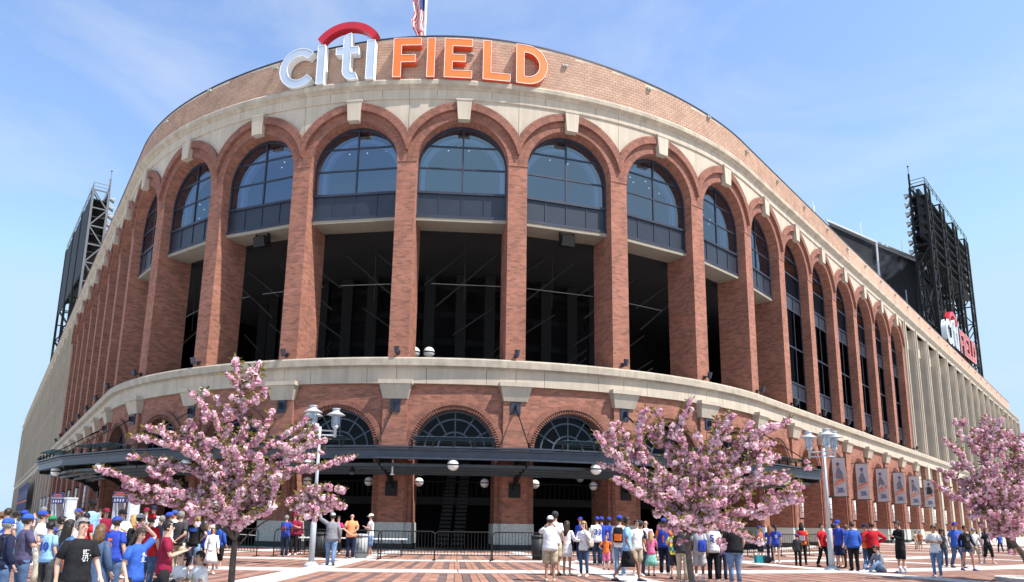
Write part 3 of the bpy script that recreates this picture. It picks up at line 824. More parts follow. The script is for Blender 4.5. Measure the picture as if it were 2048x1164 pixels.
for s in range(-4, 4):
    put('canopy_beam', cached('cb', can_beam), s, canopy); put('canopy_deck', cached('cd', can_deck), s, canopy)
    for o, z in ((1.0, 3.98), (1.8, 4.05), (2.6, 4.14), (3.3, 4.24)): put('canopy_purlin', cached(('cp', o), lambda: can_purlin(o, z)), s, canopy)
    gl = cached('cgl', can_glass)
    for me in gl[:-1]: put('glass_panel', me, s, canopy)
    put('glass_clips', gl[-1], s, canopy)
for i in range(-5, 4):
    s = i+.5
    put('bracket', cached('br', bracket), s, canopy); put('tie_rod', cached('tr', tie_rod), s, canopy); put('tie_plate', cached('tpl', tie_plate), s, canopy)

# ---- entrance interior: trusses, rails, escalators (parts of the stadium)
def world_part(name, mb, m, smooth=False):
    mb.v = [(x-ROOT.x, y-ROOT.y, z) for x, y, z in mb.v]
    return link(name, mb.mesh(name, m, smooth), stadium)
def fp(s, o, z): q = fac(s, o); return (q.x, q.y, z)
INST2 = mat('interior_pipe', (0.20, 0.20, 0.20), 0.5)
INST = mat('interior_steel', (0.028, 0.028, 0.03), 0.6, 0.2)
for s0 in range(-4, 4):
    mb = MB()
    k = 1 if s0 < 0 else -1
    for A_, B_, w_ in ((fp(s0-.45*k,-5.5,19.3), fp(s0+.30*k,-6.5,15.8), .10), (fp(s0-.05*k,-5.5,19.3), fp(s0+.45*k,-6.2,17.2), .09), (fp(s0+.05,-4,19.4), fp(s0+.05,-4.1,15.4), .035), (fp(s0-.5*k,-9,16.6), fp(s0+.1*k,-9.5,14.6), .09)):
        mb = MB(); mb.bar(A_, B_, w_); world_part('roof_rod', mb, INST)
    mb = MB()
    for t in (-.5, 0.02): mb.bar(fp(s0+t,-10.5,10.4), fp(s0+t,-10.5,19.4), .75)
    for j in range(4): mb.bar(fp(s0-.5,-11.5,18.9-.0*j-2.1*j), fp(s0+.5,-11.5,18.7-2.1*j), .12, .45)
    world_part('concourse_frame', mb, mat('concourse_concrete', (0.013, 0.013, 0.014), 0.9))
    mb = MB()
    for dz in (0, .55): mb.bar(fp(s0+.12,-6.5,10.5+dz), fp(s0+.52,-4.5,12.4+dz), .07)
    world_part('stair_rail', mb, INST)
    mb = MB(); mb.bar(fp(s0-.3,-3.4,16.35), fp(s0+.5,-3.4,16.35), .05, .04); world_part('strip_light', mb, INST2)
    mb = MB()
    mb.bar(fp(s0-.5,-7.5,4.1), fp(s0+.5,-7.5,4.1), .08); mb.bar(fp(s0-.5,-7.5,2.85), fp(s0+.5,-7.5,2.85), .25, .5)
    for k in range(14): mb.bar(fp(s0-.5+k/14,-7.5,2.9), fp(s0-.5+k/14,-7.5,4.1), .04)
    world_part('mezzanine_rail', mb, INST)
for a, b in ((-.12, .0), (.05, .2)):
    mb = MB()
    for k in range(34):
        t = k/34; A = Vector(fp(a+t*(b-a)*1.0-.055, -5-8*t, .2+8.6*t)); B = Vector(fp(a+t*(b-a)*1.0+.075, -5-8*t, .2+8.6*t))
        mb.bar(A, B, .22, .16)
    world_part('escalator', mb, mat('escalator_step', (0.05, 0.05, 0.055), 0.5, 0.4))

# ------------------------------------------------------------------ signs
WHITE_FACE = mat('pale_letter_face', (0.42, 0.49, 0.60), 0.35, 0, 0.04, 1, 0, 0.5)
ORANGE_FACE = mat('orange_letter_face', (0.80, 0.165, 0.035), 0.35, 0, 0.04, 1, 0, 0.5)
ORANGE_SIDE = mat('orange_letter_side', (0.66, 0.09, 0.03), 0.4, 0, 0.05, 1, 0, 0.5)
RED_ARC = mat('red_arc_paint', (0.46, 0.018, 0.03), 0.3, 0, 0.08, 1, 0, 0.5)
RED_L = mat('red_letter_paint', (0.50, 0.04, 0.045), 0.35, 0, 0.05, 1, 0, 0.5)
PINKT = mat('pale_trim', (0.80, 0.66, 0.62), 0.4)
def arcpts(cx, cz, r, a0, a1, n): return [(cx+r*math.cos(R_(a0+(a1-a0)*i/n)), cz+r*math.sin(R_(a0+(a1-a0)*i/n))) for i in range(n+1)]
def ring_letter(mb, outer, inner, y0, y1, closed):
    n = len(outer); k = n if closed else n-1
    for i in range(k):
        j = (i+1) % n; a, b, c, d = outer[i], outer[j], inner[j], inner[i]
        mb.face([(a[0],y0,a[1]),(d[0],y0,d[1]),(c[0],y0,c[1]),(b[0],y0,b[1])], None, 0)
        mb.face([(a[0],y1,a[1]),(b[0],y1,b[1]),(c[0],y1,c[1]),(d[0],y1,d[1])], None, 1)
        mb.face([(a[0],y0,a[1]),(b[0],y0,b[1]),(b[0],y1,b[1]),(a[0],y1,a[1])], None, 1)
        mb.face([(d[0],y0,d[1]),(d[0],y1,d[1]),(c[0],y1,c[1]),(c[0],y0,c[1])], None, 1)
    if not closed:
        for i in (0, n-1):
            a, d = outer[i], inner[i]; mb.face([(a[0],y0,a[1]),(a[0],y1,a[1]),(d[0],y1,d[1]),(d[0],y0,d[1])], None, 1)
def letter_shapes():
    st = .49; H = 2.66; L = {}
    def box(x0, x1, z0, z1): return [(x0,z0),(x1,z0),(x1,z1),(x0,z1)]
    L['c'] = ('ring', arcpts(0, 1.33, 1.36, 42, 318, 30), arcpts(0, 1.33, .84, 42, 318, 30), False)
    L['i'] = ('poly', box(-.25, .25, 0, 2.66))
    L['t'] = ('poly', [(-.25,2.3),(-.72,2.3),(-.72,1.83),(-.25,1.83),(-.25,.75)] + arcpts(.45,.72,.70,180,262,7)[1:] + [(.78,.06),(.62,.50)] + arcpts(.47,.72,.22,262,180,5)[1:]
                     + [(.25,1.83),(.74,1.83),(.74,2.3),(.25,2.3),(.25,3.28),(-.02,3.22),(-.25,2.9)])
    L['F'] = ('poly', [(-.85,0),(-.85+st,0),(-.85+st,1.02),(.52,1.02),(.52,1.02+st),(-.85+st,1.02+st),(-.85+st,H-st),(.85,H-st),(.85,H),(-.85,H)])
    L['I'] = ('poly', box(-.23, .23, 0, H))
    L['E'] = ('poly', [(-.85,0),(.85,0),(.85,st),(-.85+st,st),(-.85+st,1.09),(.45,1.09),(.45,1.09+st),(-.85+st,1.09+st),(-.85+st,H-st),(.85,H-st),(.85,H),(-.85,H)])
    L['L'] = ('poly', [(-.85,0),(.85,0),(.85,st),(-.85+st,st),(-.85+st,H),(-.85,H)])
    n = 22; k = H/2
    o = [(-.98,0)] + [(-.30+ (1.30)*math.cos(R_(-90+180*i/n)), k+k*math.sin(R_(-90+180*i/n))) for i in range(n+1)] + [(-.98,H)]
    inn = [(-.98+st,st)] + [(-.30+(1.30-st)*math.cos(R_(-90+180*i/n)), k+(k-st)*math.sin(R_(-90+180*i/n))) for i in range(n+1)] + [(-.98+st,H-st)]
    L['D'] = ('ring', o, inn, True)
    L['arc'] = ('ring', arcpts(0, -2.5+1.15, 2.5, 143, 37, 26), arcpts(0, -2.5+1.15, 2.04, 145, 35, 26), False)
    return L
SHAPES = letter_shapes()
def letter_mesh(ch, y0, y1, face, side, trim, name):
    sh = SHAPES[ch]; mb = MB(); tr = MB()
    loops = []
    if sh[0] == 'poly': mb.prism(sh[1], y0, y1, 0, 1); loops = [sh[1]]
    else:
        ring_letter(mb, sh[1], sh[2], y0, y1, sh[3])
        loops = [sh[1], sh[2]] if sh[3] else [sh[1]+sh[2][::-1]]
    for lp in loops:
        for a, b in zip(lp, lp[1:]+lp[:1]): tr.bar((a[0],y0-.005,a[1]), (b[0],y0-.005,b[1]), .03, .03)
    return mb.mesh(name, [face, side]), tr.mesh('trim', trim)
SIGN = [('c',-1.56,0),('i',-1.335,0),('t',-1.085,0),('i',-.86,0),('arc',-1.09,2.95),('F',-.525,.02),('I',-.31,.02),('E',-.065,.02),('L',.28,.02),('D',.60,.02)]
sroot = fac(-.5, .5)
sign = thing('stadium_sign', 'large citi FIELD letters with red arc standing on the rotunda cornice', 'sign', (sroot.x, sroot.y, 28.27))
def sign_letter(root, ch, pos, rz, sc, red):
    if ch == 'arc': f, sd_, tr = RED_ARC, RED_ARC, RED_ARC
    elif ch in 'cit': f, sd_, tr = WHITE_FACE, WHITEP, WHITEP
    else: f, sd_, tr = (RED_L, RED_L, PINKT) if red else (ORANGE_FACE, ORANGE_SIDE, PINKT)
    a, b = cached(('let', ch, red), lambda: letter_mesh(ch, -.28, .22, f, sd_, tr, 'arc' if ch == 'arc' else 'letter'))
    o = link('arc' if ch == 'arc' else 'letter', a, root, pos, rz); o.scale = (sc, sc, sc)
    if ch != 'arc': link('trim', b, o)
for ch, s, z in SIGN:
    q = fac(s, .30); sign_letter(sign, ch, (q.x-sroot.x, q.y-sroot.y, z-.02), ang(s), 1.0, False)
mb = MB()
for s, z in ((-1.335, 2.62), (-.86, 2.62)):
    q = fac(s, .28); mb.bar((q.x-sroot.x, q.y-sroot.y, z), (q.x-sroot.x, q.y-sroot.y, z+.2), .12)
link('arc_post', mb.mesh('arc_post', BLACKM), sign)
A2, B2 = Vector((73.3, 117.2)), Vector((90.2, 135.5))
sign2 = thing('stadium_sign', 'smaller white and red citi FIELD letters below the right floodlight tower', 'sign', (A2.x, A2.y, 32.6))
d2 = (B2-A2); L2 = d2.length; rz2 = math.atan2(d2.y, d2.x); sc2 = L2/17.8
for ch, s, z in SIGN:
    t = (s+1.74)*BW/18.0*L2; q = d2.normalized()*t
    sign_letter(sign2, ch, (q.x, q.y, z*sc2*1.15), rz2, sc2*1.15, True)
mb = MB()
for k in range(9):
    q = d2.normalized()*(L2*k/8); mb.bar((q.x+.4, q.y-.0, -3), (q.x+.4, q.y, 4.5), .18)
mb.bar((.4,0,.0), (d2.x+.4, d2.y, .0), .25); mb.bar((.4,0,3.0), (d2.x+.4, d2.y, 3.0), .2)
link('support_frame', mb.mesh('support_frame', BLACKM), sign2)

# ------------------------------------------------------------------ small fixtures on the facade
def wall_light_mesh():
    mb = MB(); mb.box(-.17, .17, -.16, .05, -.07, .07); mb.box(-.05, .05, -.2, -.16, -.05, .05); return mb.mesh('wall_light', mat('wall_light_paint', (0.34, 0.34, 0.31), 0.6))
WLM = wall_light_mesh()
NTH = ['first','second','third','fourth','fifth','sixth','seventh','eighth','ninth','tenth','eleventh','twelfth','thirteenth','fourteenth','fifteenth','sixteenth','seventeenth','eighteenth','nineteenth','twentieth','twenty-first','twenty-second','twenty-third','twenty-fourth','twenty-fifth']
for i, s in enumerate([-3.55,-2.75,-1.87,.94,1.87,2.74,3.57]+[4.5+k*.95 for k in range(21)]):
    q = fac(s, .03); thing('wall_light', 'box light on the block parapet, %s to the %s' % (NTH[2-i] if i < 3 else NTH[i-3], 'left of the letter c' if i < 3 else 'right of the letter D'), 'light', (q.x, q.y, 30.3 if abs(s) < 3 else 29.85), ang(s), 'box lights along the block parapet', WLM)
WLM2 = None
for s in (-.99, .05):
    q = fac(s, .03); thing('wall_light', 'box light on the parapet %s' % ('between the letters t and i' if s < -.5 else 'inside the letter E'), 'light', (q.x, q.y, 30.25), ang(s), 'box lights between the sign letters', WLM)
def flood():
    r = thing('floodlight', '', 'floodlight')
    mb = MB(); mb.bar((0,.1,.0), (0,-.35,.06), .06); mb.box(-.1,.1,-.02,.06,-.12,.12); link('arm', mb.mesh('arm', BLACKM), r)
    mb = MB(); mb.tube([(0,-.35,-.05),(0,-.42,.28)], [.13,.16], 10); mb.sphere((0,-.35,-.03), .13, 10, 6); link('lamp_head', mb.mesh('lamp_head', NAVYM), r)
    return r
fl = flood(); first = True
for i in range(-12, 11):
    s = i+.5; q = fac(s, .12)
    o = fl if first else copy_tree(fl); first = False
    o.location = (q.x, q.y, 10.98); o.rotation_euler = (0, 0, ang(s)); o['group'] = 'uplights at the foot of the upper brick piers'
    k_ = (-i-1) if i < 0 else i; o['label'] = 'black uplight at the foot of the %s upper pier %s of the middle opening' % (NTH[k_], 'left' if i < 0 else 'right')
def box_speaker(s):
    q = fac(s, -1.0)
    r = thing('loudspeaker', 'black loudspeaker box under the %s upper window ledge' % ('left' if s < 0 else 'right'), 'loudspeaker', (q.x, q.y, 19.4), ang(s))
    mb = MB(); mb.box(-.42, .42, -.45, .2, -.85, -.2, 0, Matrix.Rotation(.25, 4, 'X')); link('cabinet', mb.mesh('cabinet', BLACKM), r)
    mb = MB(); mb.box(-.5, -.44, -.1, .1, -.6, 0); mb.box(.44, .5, -.1, .1, -.6, 0); link('yoke', mb.mesh('yoke', BLACKM), r)
box_speaker(-2.0); box_speaker(1.02)
# globe lamps
def globe_lamp():
    r = thing('globe_lamp', '', 'lamp')
    mb = MB(); mb.sphere((0,0,0), .30, 20, 12); link('globe', mb.mesh('globe', GLOBE, True), r)
    mb = MB(); mb.lathe([(.306,-.035),(.315,0),(.306,.035)], 20, cap=False); link('band', mb.mesh('band', BLACKM, True), r)
    mb = MB(); mb.tube([(0,0,.28),(0,0,.62)], .025, 8); link('stem', mb.mesh('stem', BLACKM), r)
    return r
gl0 = globe_lamp(); first = True
for s, o_, z, lab in ((0,3.7,4.33,'under the middle of the canopy'),(.99,3.7,4.31,'under the canopy right of the middle doorway'),(-.97,3.7,4.33,'under the canopy behind the silver lamp post'),
                 (-2.92,3.7,4.33,'under the canopy above the left blue gate sign'),(-3.82,3.7,4.33,'under the far left end of the canopy'),(1.98,3.7,4.33,'under the canopy behind the middle cherry tree'),(-1.95,3.7,4.33,'under the canopy behind the left cherry tree'),(2.9,3.7,4.33,'under the right end of the canopy')):
    q = fac(s, o_); o = gl0 if first else copy_tree(gl0); first = False
    o.location = (q.x, q.y, z); o.rotation_euler = (0,0,ang(s)); o['label'] = 'white globe lamp hanging '+lab; o['group'] = 'globe lamps hanging under the canopy'
def wall_globe():
    r = thing('globe_lamp', '', 'lamp')
    mb = MB(); mb.sphere((0,0,0), .26, 18, 10); link('globe', mb.mesh('globe', GLOBE, True), r)
    mb = MB(); mb.lathe([(.265,-.03),(.272,0),(.265,.03)], 18, cap=False); link('band', mb.mesh('band', BLACKM, True), r)
    mb = MB(); mb.tube([(0,0,-.25),(0,0,-.5),(.0,.12,-.6),(0,.5,-.6)], .03, 8); link('bracket', mb.mesh('bracket', BLACKM), r)
    return r
wg0 = wall_globe(); first = True
for s, lab in ((-1.31,'behind the silver lamp post'),(-.74,'left of the brick pier at the middle doorway'),(-.30,'on the left side of the middle doorway'),(.27,'on the right side of the middle doorway'),(.72,'at the left of the doorway right of the middle'),(1.28,'at the right of the doorway right of the middle')):
    q = fac(s, -1.0); o = wg0 if first else copy_tree(wg0); first = False
    o.location = (q.x, q.y, 3.7); o.rotation_euler = (0,0,ang(s)); o['label'] = 'globe lamp '+lab; o['group'] = 'globe lamps beside the doorways'
q = fac(1.47, -5); o = copy_tree(wg0); o.location = (q.x, q.y, 4.4); o['label'] = 'small globe lamp deep inside the doorway right of the middle'; del o['group']
for s, sd_ in ((-.44,'left'),(-.29,'right')):
    q = fac(s, -3.0); o = copy_tree(wg0); o.location = (q.x, q.y, 11.75); o.scale = (1.35,)*3
    o['label'] = 'white globe in the middle upper opening, %s one of the two' % sd_; o['group'] = 'pair of globe lamps in the upper opening'
# dome camera and drop light under the canopy
q = fac(-.72, 2.6)
r = thing('dome_camera', 'dark dome security camera hanging from the canopy left of the middle pier', 'camera', (q.x, q.y, 4.4))
mb = MB(); mb.tube([(0,0,.2),(0,0,-.25)], .02, 6); mb.lathe([(.02,-.2),(.14,-.25),(.15,-.4),(.15,-.45)], 12); link('housing', mb.mesh('housing', BLACKM), r)
mb = MB(); mb.sphere((0,0,-.46), .13, 12, 8); link('dome', mb.mesh('dome', mat('dome_smoke', (0.05,0.06,0.09), 0.1, 0, 0.1, 3, 0, 0.6), True), r)
q = fac(-.42, 3.0)
r = thing('pendant_light', 'small white pendant light hanging from the canopy at the middle pier', 'light', (q.x, q.y, 4.4))
mb = MB(); mb.tube([(0,0,.2),(0,0,-.5)], .04, 8); link('stem', mb.mesh('stem', WHITEP), r)
mb = MB(); mb.lathe([(.05,-.48),(.11,-.55),(.10,-.58)], 12); link('shade', mb.mesh('shade', WHITEP), r)
# linear wall lamps on the brick piers of both wings
def strip_lamp():
    r = thing('wall_lamp', '', 'lamp')
    mb = MB(); mb.tube([(0,-.16,-.9),(0,-.16,.9)], .09, 10); link('tube', mb.mesh('tube', WHITEP, True), r)
    mb = MB()
    for z in (-.98, .92): mb.box(-.1,.1,-.28,.02,z,z+.1)
    for z in (-.5,-.1,.3): mb.lathe([(.1,z),(.1,z+.03)], 10, (0,-.16,0))
    link('bracket', mb.mesh('bracket', BLACKM), r); return r
sl0 = strip_lamp(); first = True
for i in [4,5,6,7,8,9,10,11,12]+[-14,-13,-12,-11,-10,-9,-8,-7,-6]:
    q = fac(i+.5, .26); o = sl0 if first else copy_tree(sl0); first = False
    o.location = (q.x, q.y, 3.05); o.rotation_euler = (0,0,ang(i+.5)); side = 'right' if i > 0 else 'left'
    o['label'] = 'tall white tube lamp on the %s brick pier of the %s wing' % (NTH[abs(i-4) if i > 0 else abs(i+6)], side); o['group'] = 'tube lamps on the %s wing' % side

# ------------------------------------------------------------------ banners on the right wing
BAN = mat('banner_cloth', (0.48, 0.48, 0.52), 0.8, var=0.06, scale=2)
ORB = mat('banner_orange', (0.72, 0.16, 0.04), 0.8); BLU = mat('print_blue', (0.05, 0.08, 0.30), 0.8); SKIN_P = mat('print_skin', (0.36, 0.19, 0.13), 0.8); WPR = mat('print_white', (0.55, 0.55, 0.60), 0.8); GREYP = mat('print_grey', (0.17, 0.19, 0.27), 0.8)
def disc(mb, cx, cz, rx, rz, y, m, n=14): mb.face([(cx+rx*math.cos(2*math.pi*i/n), y, cz+rz*math.sin(2*math.pi*i/n)) for i in range(n)], None, m)
def banner(s, v):
    q = fac(s, 1.05)
    lab = ['white banner printed with a batter in a helmet, behind the right lamp post', 'white banner printed with a player folding his arms, right of the lamp post', 'white banner printed with a running player, third from the lamp post',
           'white banner printed with a player holding his glove forward, between two corbels', 'white banner printed with a leaning pitcher in a cap, second from the stone wing', 'white banner printed with a catcher in dark gear, beside the stone wing'][v]
    r = thing('banner', lab, 'banner', (q.x, q.y, 7.3), ang(s)-math.pi/2, 'player banners on the right brick wing')
    W, H = 1.04, 3.25
    mb = MB()
    for i in range(8):
        z0, z1 = -H*i/8, -H*(i+1)/8; w = lambda z: .03*math.sin(z*3+v)
        mb.face([(-W/2, w(z1), z1),(W/2, w(z1)+.02, z1),(W/2, w(z0)+.02, z0),(-W/2, w(z0), z0)])
    link('cloth', mb.mesh('cloth', BAN), r)
    mb = MB(); y = -.055
    mb.face([(-W/2, y, -2.32-.05),(W/2, y, -1.92-.05),(W/2, y, -1.62-.05),(-W/2, y, -2.02-.05)], None, 0)
    lean = (-.12, 0, -.1, .05, -.18, 0)[v]; cx = (.05, 0, -.1, .08, 0, .05)[v]
    hx, hz = cx+lean, -.62
    mb.face([(cx-.34,y,-1.25),(cx-.42,y,-1.75),(cx+.36,y,-1.72),(cx+.34,y,-1.2),(hx+.22,y,-.86),(hx-.22,y,-.86)], None, 5 if v != 5 else 1)   # shirt
    for sg in (-1, 1):
        ex, ez = cx+sg*(.42 if v in (1,3) else .5), -1.25-.05*sg*v
        mb.face([(hx+sg*.14,y-.004,-.88),(hx+sg*.3,y-.004,-.92),(ex+sg*.08,y-.004,ez),(ex-sg*.06,y-.004,ez-.06)], None, 4 if v != 5 else 1)
        mb.face([(ex-sg*.06,y-.005,ez-.06),(ex+sg*.08,y-.005,ez),(cx+sg*.08,y-.005,ez-.18-.08*v%.3),(cx+sg*.03,y-.005,ez-.30)], None, 3)
        if v in (2, 4): mb.face([(cx+sg*.1-.1,y-.002,-1.6),(cx+sg*.1+.12,y-.002,-1.6),(cx+sg*.35+.08,y-.002,-1.98),(cx+sg*.35-.08,y-.002,-1.98)], None, 4)
    disc(mb, hx, hz, .15, .19, y-.006, 3)
    disc(mb, hx, hz+.10, .165, .11, y-.008, 2 if v != 5 else 1); mb.face([(hx-.26,y-.009,hz+.05),(hx+.1,y-.009,hz+.03),(hx+.1,y-.009,hz+.09),(hx-.2,y-.009,hz+.11)], None, 2 if v != 5 else 1)
    disc(mb, .06, -2.78, .36, .13, y-.002, 5); 
    for k in range(5): mb.face([(-.28+k*.13,y-.004,-2.66),(-.2+k*.13,y-.004,-2.66),(-.2+k*.13,y-.004,-2.5-.06*(k % 2)),(-.28+k*.13,y-.004,-2.5-.05*(k % 3))], None, 2)
    mb.face([(-.42,y-.004,-2.98),(.5,y-.004,-2.9),(.5,y-.004,-2.84),(-.42,y-.004,-2.92)], None, 5)
    for k in range(6 if v != 1 else 8):
        x = -.45+k*.12; z = -2.12+x*.276; mb.face([(x,y-.004,z),(x+.07,y-.004,z+.02),(x+.07,y-.004,z+.15),(x,y-.004,z+.13)], None, 4)
    mb.v = [(x*.72, y_, z) for x, y_, z in mb.v]; link('print', mb.mesh('print', [ORB, PLINTH, BLU, SKIN_P, WPR, GREYP]), r)
    mb = MB()
    for z in (0.02, -H-.02): mb.tube([(-1.05,0,z),(.60,0,z)], .028, 6); mb.sphere((.62,0,z), .05, 8, 5)
    link('pole', mb.mesh('pole', BLACKM), r)
for v, s in enumerate((5.62, 6.62, 7.62, 8.6, 9.62, 10.7)): banner(s, v)
def flag_banner(s, z, lab):
    q = fac(s, 1.0); r = thing('banner', lab, 'banner', (q.x, q.y, z), ang(s)-math.pi/2, 'blue banners on the right stone wing')
    mb = MB(); mb.face([(-.7,0,-2.6),(.7,0,-2.6),(.7,0,0),(-.7,0,0)]); link('cloth', mb.mesh('cloth', mat('navy_cloth', (0.03,0.04,0.13), 0.8)), r)
    mb = MB(); mb.face([(-.7,-.02,-1.35),(.7,-.02,-1.0),(.7,-.02,-.85),(-.7,-.02,-1.2)], None, 0)
    for rr in (.42,): 
        pts = arcpts(0,-1.95,.45,-30,220,16); pin = arcpts(0,-1.95,.33,-30,220,16)
        for i in range(16): mb.face([(pts[i][0],-.02,pts[i][1]),(pts[i+1][0],-.02,pts[i+1][1]),(pin[i+1][0],-.02,pin[i+1][1]),(pin[i][0],-.02,pin[i][1])], None, 1)
    link('print', mb.mesh('print', [ORB, WPR]), r)
    mb = MB(); mb.tube([(-1.1,0,.02),(.75,0,.02)], .03, 6); link('pole', mb.mesh('pole', BLACKM), r)
flag_banner(17.2, 6.2, 'navy banner with a white ring on the stone wing, left of the pair'); flag_banner(18.7, 6.2, 'navy banner with a white ring on the stone wing, right of the pair')
# long blue banner on the left wing
q = fac(-19.0, 1.1)
r = thing('banner', 'long navy banner with ball players along the far left wing', 'banner', (q.x, q.y, 0), ang(-19))
mb = MB(); L = 34
mb.face([(-L,0,2.6),(L*.3,0,2.6),(L*.3,0,7.4),(-L,0,7.4)]); link('cloth', mb.mesh('cloth', mat('navy_banner', (0.022,0.03,0.12), 0.8)), r)
mb = MB()
mb.face([(-L,-.03,4.05),(L*.3,-.03,4.05),(L*.3,-.03,4.35),(-L,-.03,4.35)], None, 0)
for k in range(8):
    x = L*.3-3.0-k*5.3
    disc(mb, x, 6.75, .38, .45, -.03, 2); disc(mb, x, 7.02, .4, .24, -.04, 3)
    mb.face([(x-1.3,-.03,4.6),(x+1.3,-.03,4.6),(x+1.5,-.03,5.6),(x+.8,-.03,6.35),(x-.8,-.03,6.35),(x-1.5,-.03,5.6)], None, 1)
    p1, p2 = arcpts(x,3.2,.8,-40,220,14), arcpts(x,3.2,.55,-40,220,14)
    for i in range(14): mb.face([(p1[i][0],-.03,p1[i][1]),(p1[i+1][0],-.03,p1[i+1][1]),(p2[i+1][0],-.03,p2[i+1][1]),(p2[i][0],-.03,p2[i][1])], None, 1)
link('print', mb.mesh('print', [ORB, GREYP, SKIN_P, BLU]), r)

# ------------------------------------------------------------------ floodlight towers, upper stand, flags behind the parapet
def tower(P, Q, zt, label, lamp_side, light):
    """truss wall between plan points P (near) and Q (far) up to zt"""
    P, Q = Vector(P), Vector(Q); d = (Q-P); L = d.length; rz = math.atan2(d.y, d.x)
    r = thing('light_tower', label, 'floodlight tower', (P.x, P.y, 26), rz, 'stadium floodlight towers')
    H = zt-26; T = 2.6; nb = 4; legm = mat('tower_grey_paint', (0.12, 0.125, 0.14), 0.5) if light else BLACKM
    wcol = L*(.03 if light else .085)
    for k in range(nb):
        x0 = (L-wcol)*k/(nb-1)
        for dx in (0, wcol):
            for y in (-T/2, T/2):
                mb = MB(); mb.bar((x0+dx, y, 0), (x0+dx, y, H), .38); link('leg', mb.mesh('leg', legm if k == 0 and dx == 0 else BLACKM), r)
        mb = MB(); n = 10; eb = MB()
        for i in range(n):
            z0, z1 = H*i/n, H*(i+1)/n; a, b = (-T/2, T/2) if i % 2 else (T/2, -T/2)
            eb.bar((x0, a, z0), (x0, b, z1), .2); eb.bar((x0, -T/2, z1), (x0, T/2, z1), .22)
            for y in (-T/2, T/2):
                mb.bar((x0, y, z0), (x0+wcol, y, z1), .2); mb.bar((x0+wcol, y, z0), (x0, y, z1), .2); mb.bar((x0, y, z1), (x0+wcol, y, z1), .2)
            mb.bar((x0+wcol, a, z0), (x0+wcol, b, z1), .18)
        link('end_bracing', eb.mesh('end_bracing', legm if k == 0 else BLACKM), r); link('column_bracing', mb.mesh('column_bracing', BLACKM), r)
    for k in range(nb-1):
        mb = MB(); x0, x1 = (L-wcol)*k/(nb-1)+wcol, (L-wcol)*(k+1)/(nb-1)
        for z0, z1 in ((H*.36, H*.58), (H*.58, H*.80), (H*.80, H)):
            y = T/2*lamp_side
            mb.bar((x0, y, z0), (x1, y, z1), .26); mb.bar((x1, y, z0), (x0, y, z1), .26); mb.bar((x0, y, z1), (x1, y, z1), .3); mb.bar((x0, y, z0), (x1, y, z0), .3)
        link('face_bracing', mb.mesh('face_bracing', BLACKM), r)
    # catwalks and lamp racks near the top
    for j in range(7):
        z = H*(.66+.048*j)
        mb = MB(); mb.box(0, L, -T/2, T/2, z-.12, z+.06); mb.bar((0,-T/2*lamp_side*-1,z+1.0), (L,-T/2*lamp_side*-1,z+1.0), .1); link('catwalk', mb.mesh('catwalk', BLACKM), r)
        nl = 12
        def lampm():
            m2 = MB(); m2.tube([(0,0,0),(0,lamp_side*.9,-.15)], [.25,.62], 10); return m2.mesh('lamp', STEELG)
        for i in range(nl): link('lamp', cached(('lampm', lamp_side), lampm), r, (.5+(L-1)*i/(nl-1), lamp_side*(T/2+.2), z+.9))
    mb = MB(); (mb.box(0, L, -.3, .3, H*.74, H*.985) if not light else mb.box(.6, L, T/2-.1, T/2+.1, H*.56, H*.985)); link('service_screen', mb.mesh('service_screen', mat('dark_mesh_screen', (0.02,0.022,0.03), 0.7)), r)
    mb = MB()
    for z in (.7, 1.4):
        for y in (-T/2, T/2): mb.bar((0,y,H+z), (L,y,H+z), .08)
        mb.bar((0,-T/2,H+z), (0,T/2,H+z), .08)
    for i in range(13):
        for y in (-T/2, T/2): mb.bar((L*i/12,y,H), (L*i/12,y,H+1.4), .08)
    link('top_rail', mb.mesh('top_rail', legm), r)
    mb = MB(); mb.bar((.3, lamp_side*T/2, H), (.3, lamp_side*T/2, H+3), .3); mb.tube([(.3,lamp_side*T/2,H+3),(.3,lamp_side*T/2,H+4.6)], .05, 6); mb.sphere((.3,lamp_side*T/2,H+4.6), .18, 8, 6)
    link('mast', mb.mesh('mast', legm), r)
def at_z(px, py, z): rr = ray(px, py); t = (z-CAM_H)/rr.z; return (rr.x*t, rr.y*t)
tower(at_z(1834,372,66), at_z(1921,489,66), 66, 'black truss floodlight tower rising behind the right wing', 1, False)
tower(at_z(203,382,62), at_z(146,505,62), 62, 'floodlight tower with grey end truss seen behind the left wing', -1, True)
# upper stand roof seen over the right parapet
st = thing('grandstand', 'dark upper stand with a white edged roof behind the right parapet', 'grandstand', at_z(1660,448,56)+(24,))
def zpt(px, py, z, base=st): x, y = at_z(px, py, z); return Vector((x-st.location.x, y-st.location.y, z-24))
EDGE = [zpt(1652,440,56), zpt(1752,484,56), zpt(1838,519,56), zpt(1885,562,56)]
bk = Vector((10, 14, 0))
mb = MB()
for a, b in zip(EDGE[:-1], EDGE[1:]): mb.bar(a, b, .22, .34)
link('roof_edge', mb.mesh('roof_edge', mat('weathered_white', (0.42,0.44,0.47), 0.6)), st)
mb = MB()
for a, b in zip(EDGE[:-1], EDGE[1:]):
    dn = Vector((0,0,-32)); mb.face([a+dn+Vector((1,1.4,0))*2, b+dn+Vector((1,1.4,0))*2, b+Vector((1,1.4,-.3)), a+Vector((1,1.4,-.3))])
link('back_wall', mb.mesh('back_wall', mat('stand_dark_panel', (0.008,0.009,0.013), 0.6, var=0.4, scale=.2)), st)
mb = MB()
for a, b in zip(EDGE[:-1], EDGE[1:]): mb.face([a, b, b+bk, a+bk])
link('roof', mb.mesh('roof', NAVYM), st)
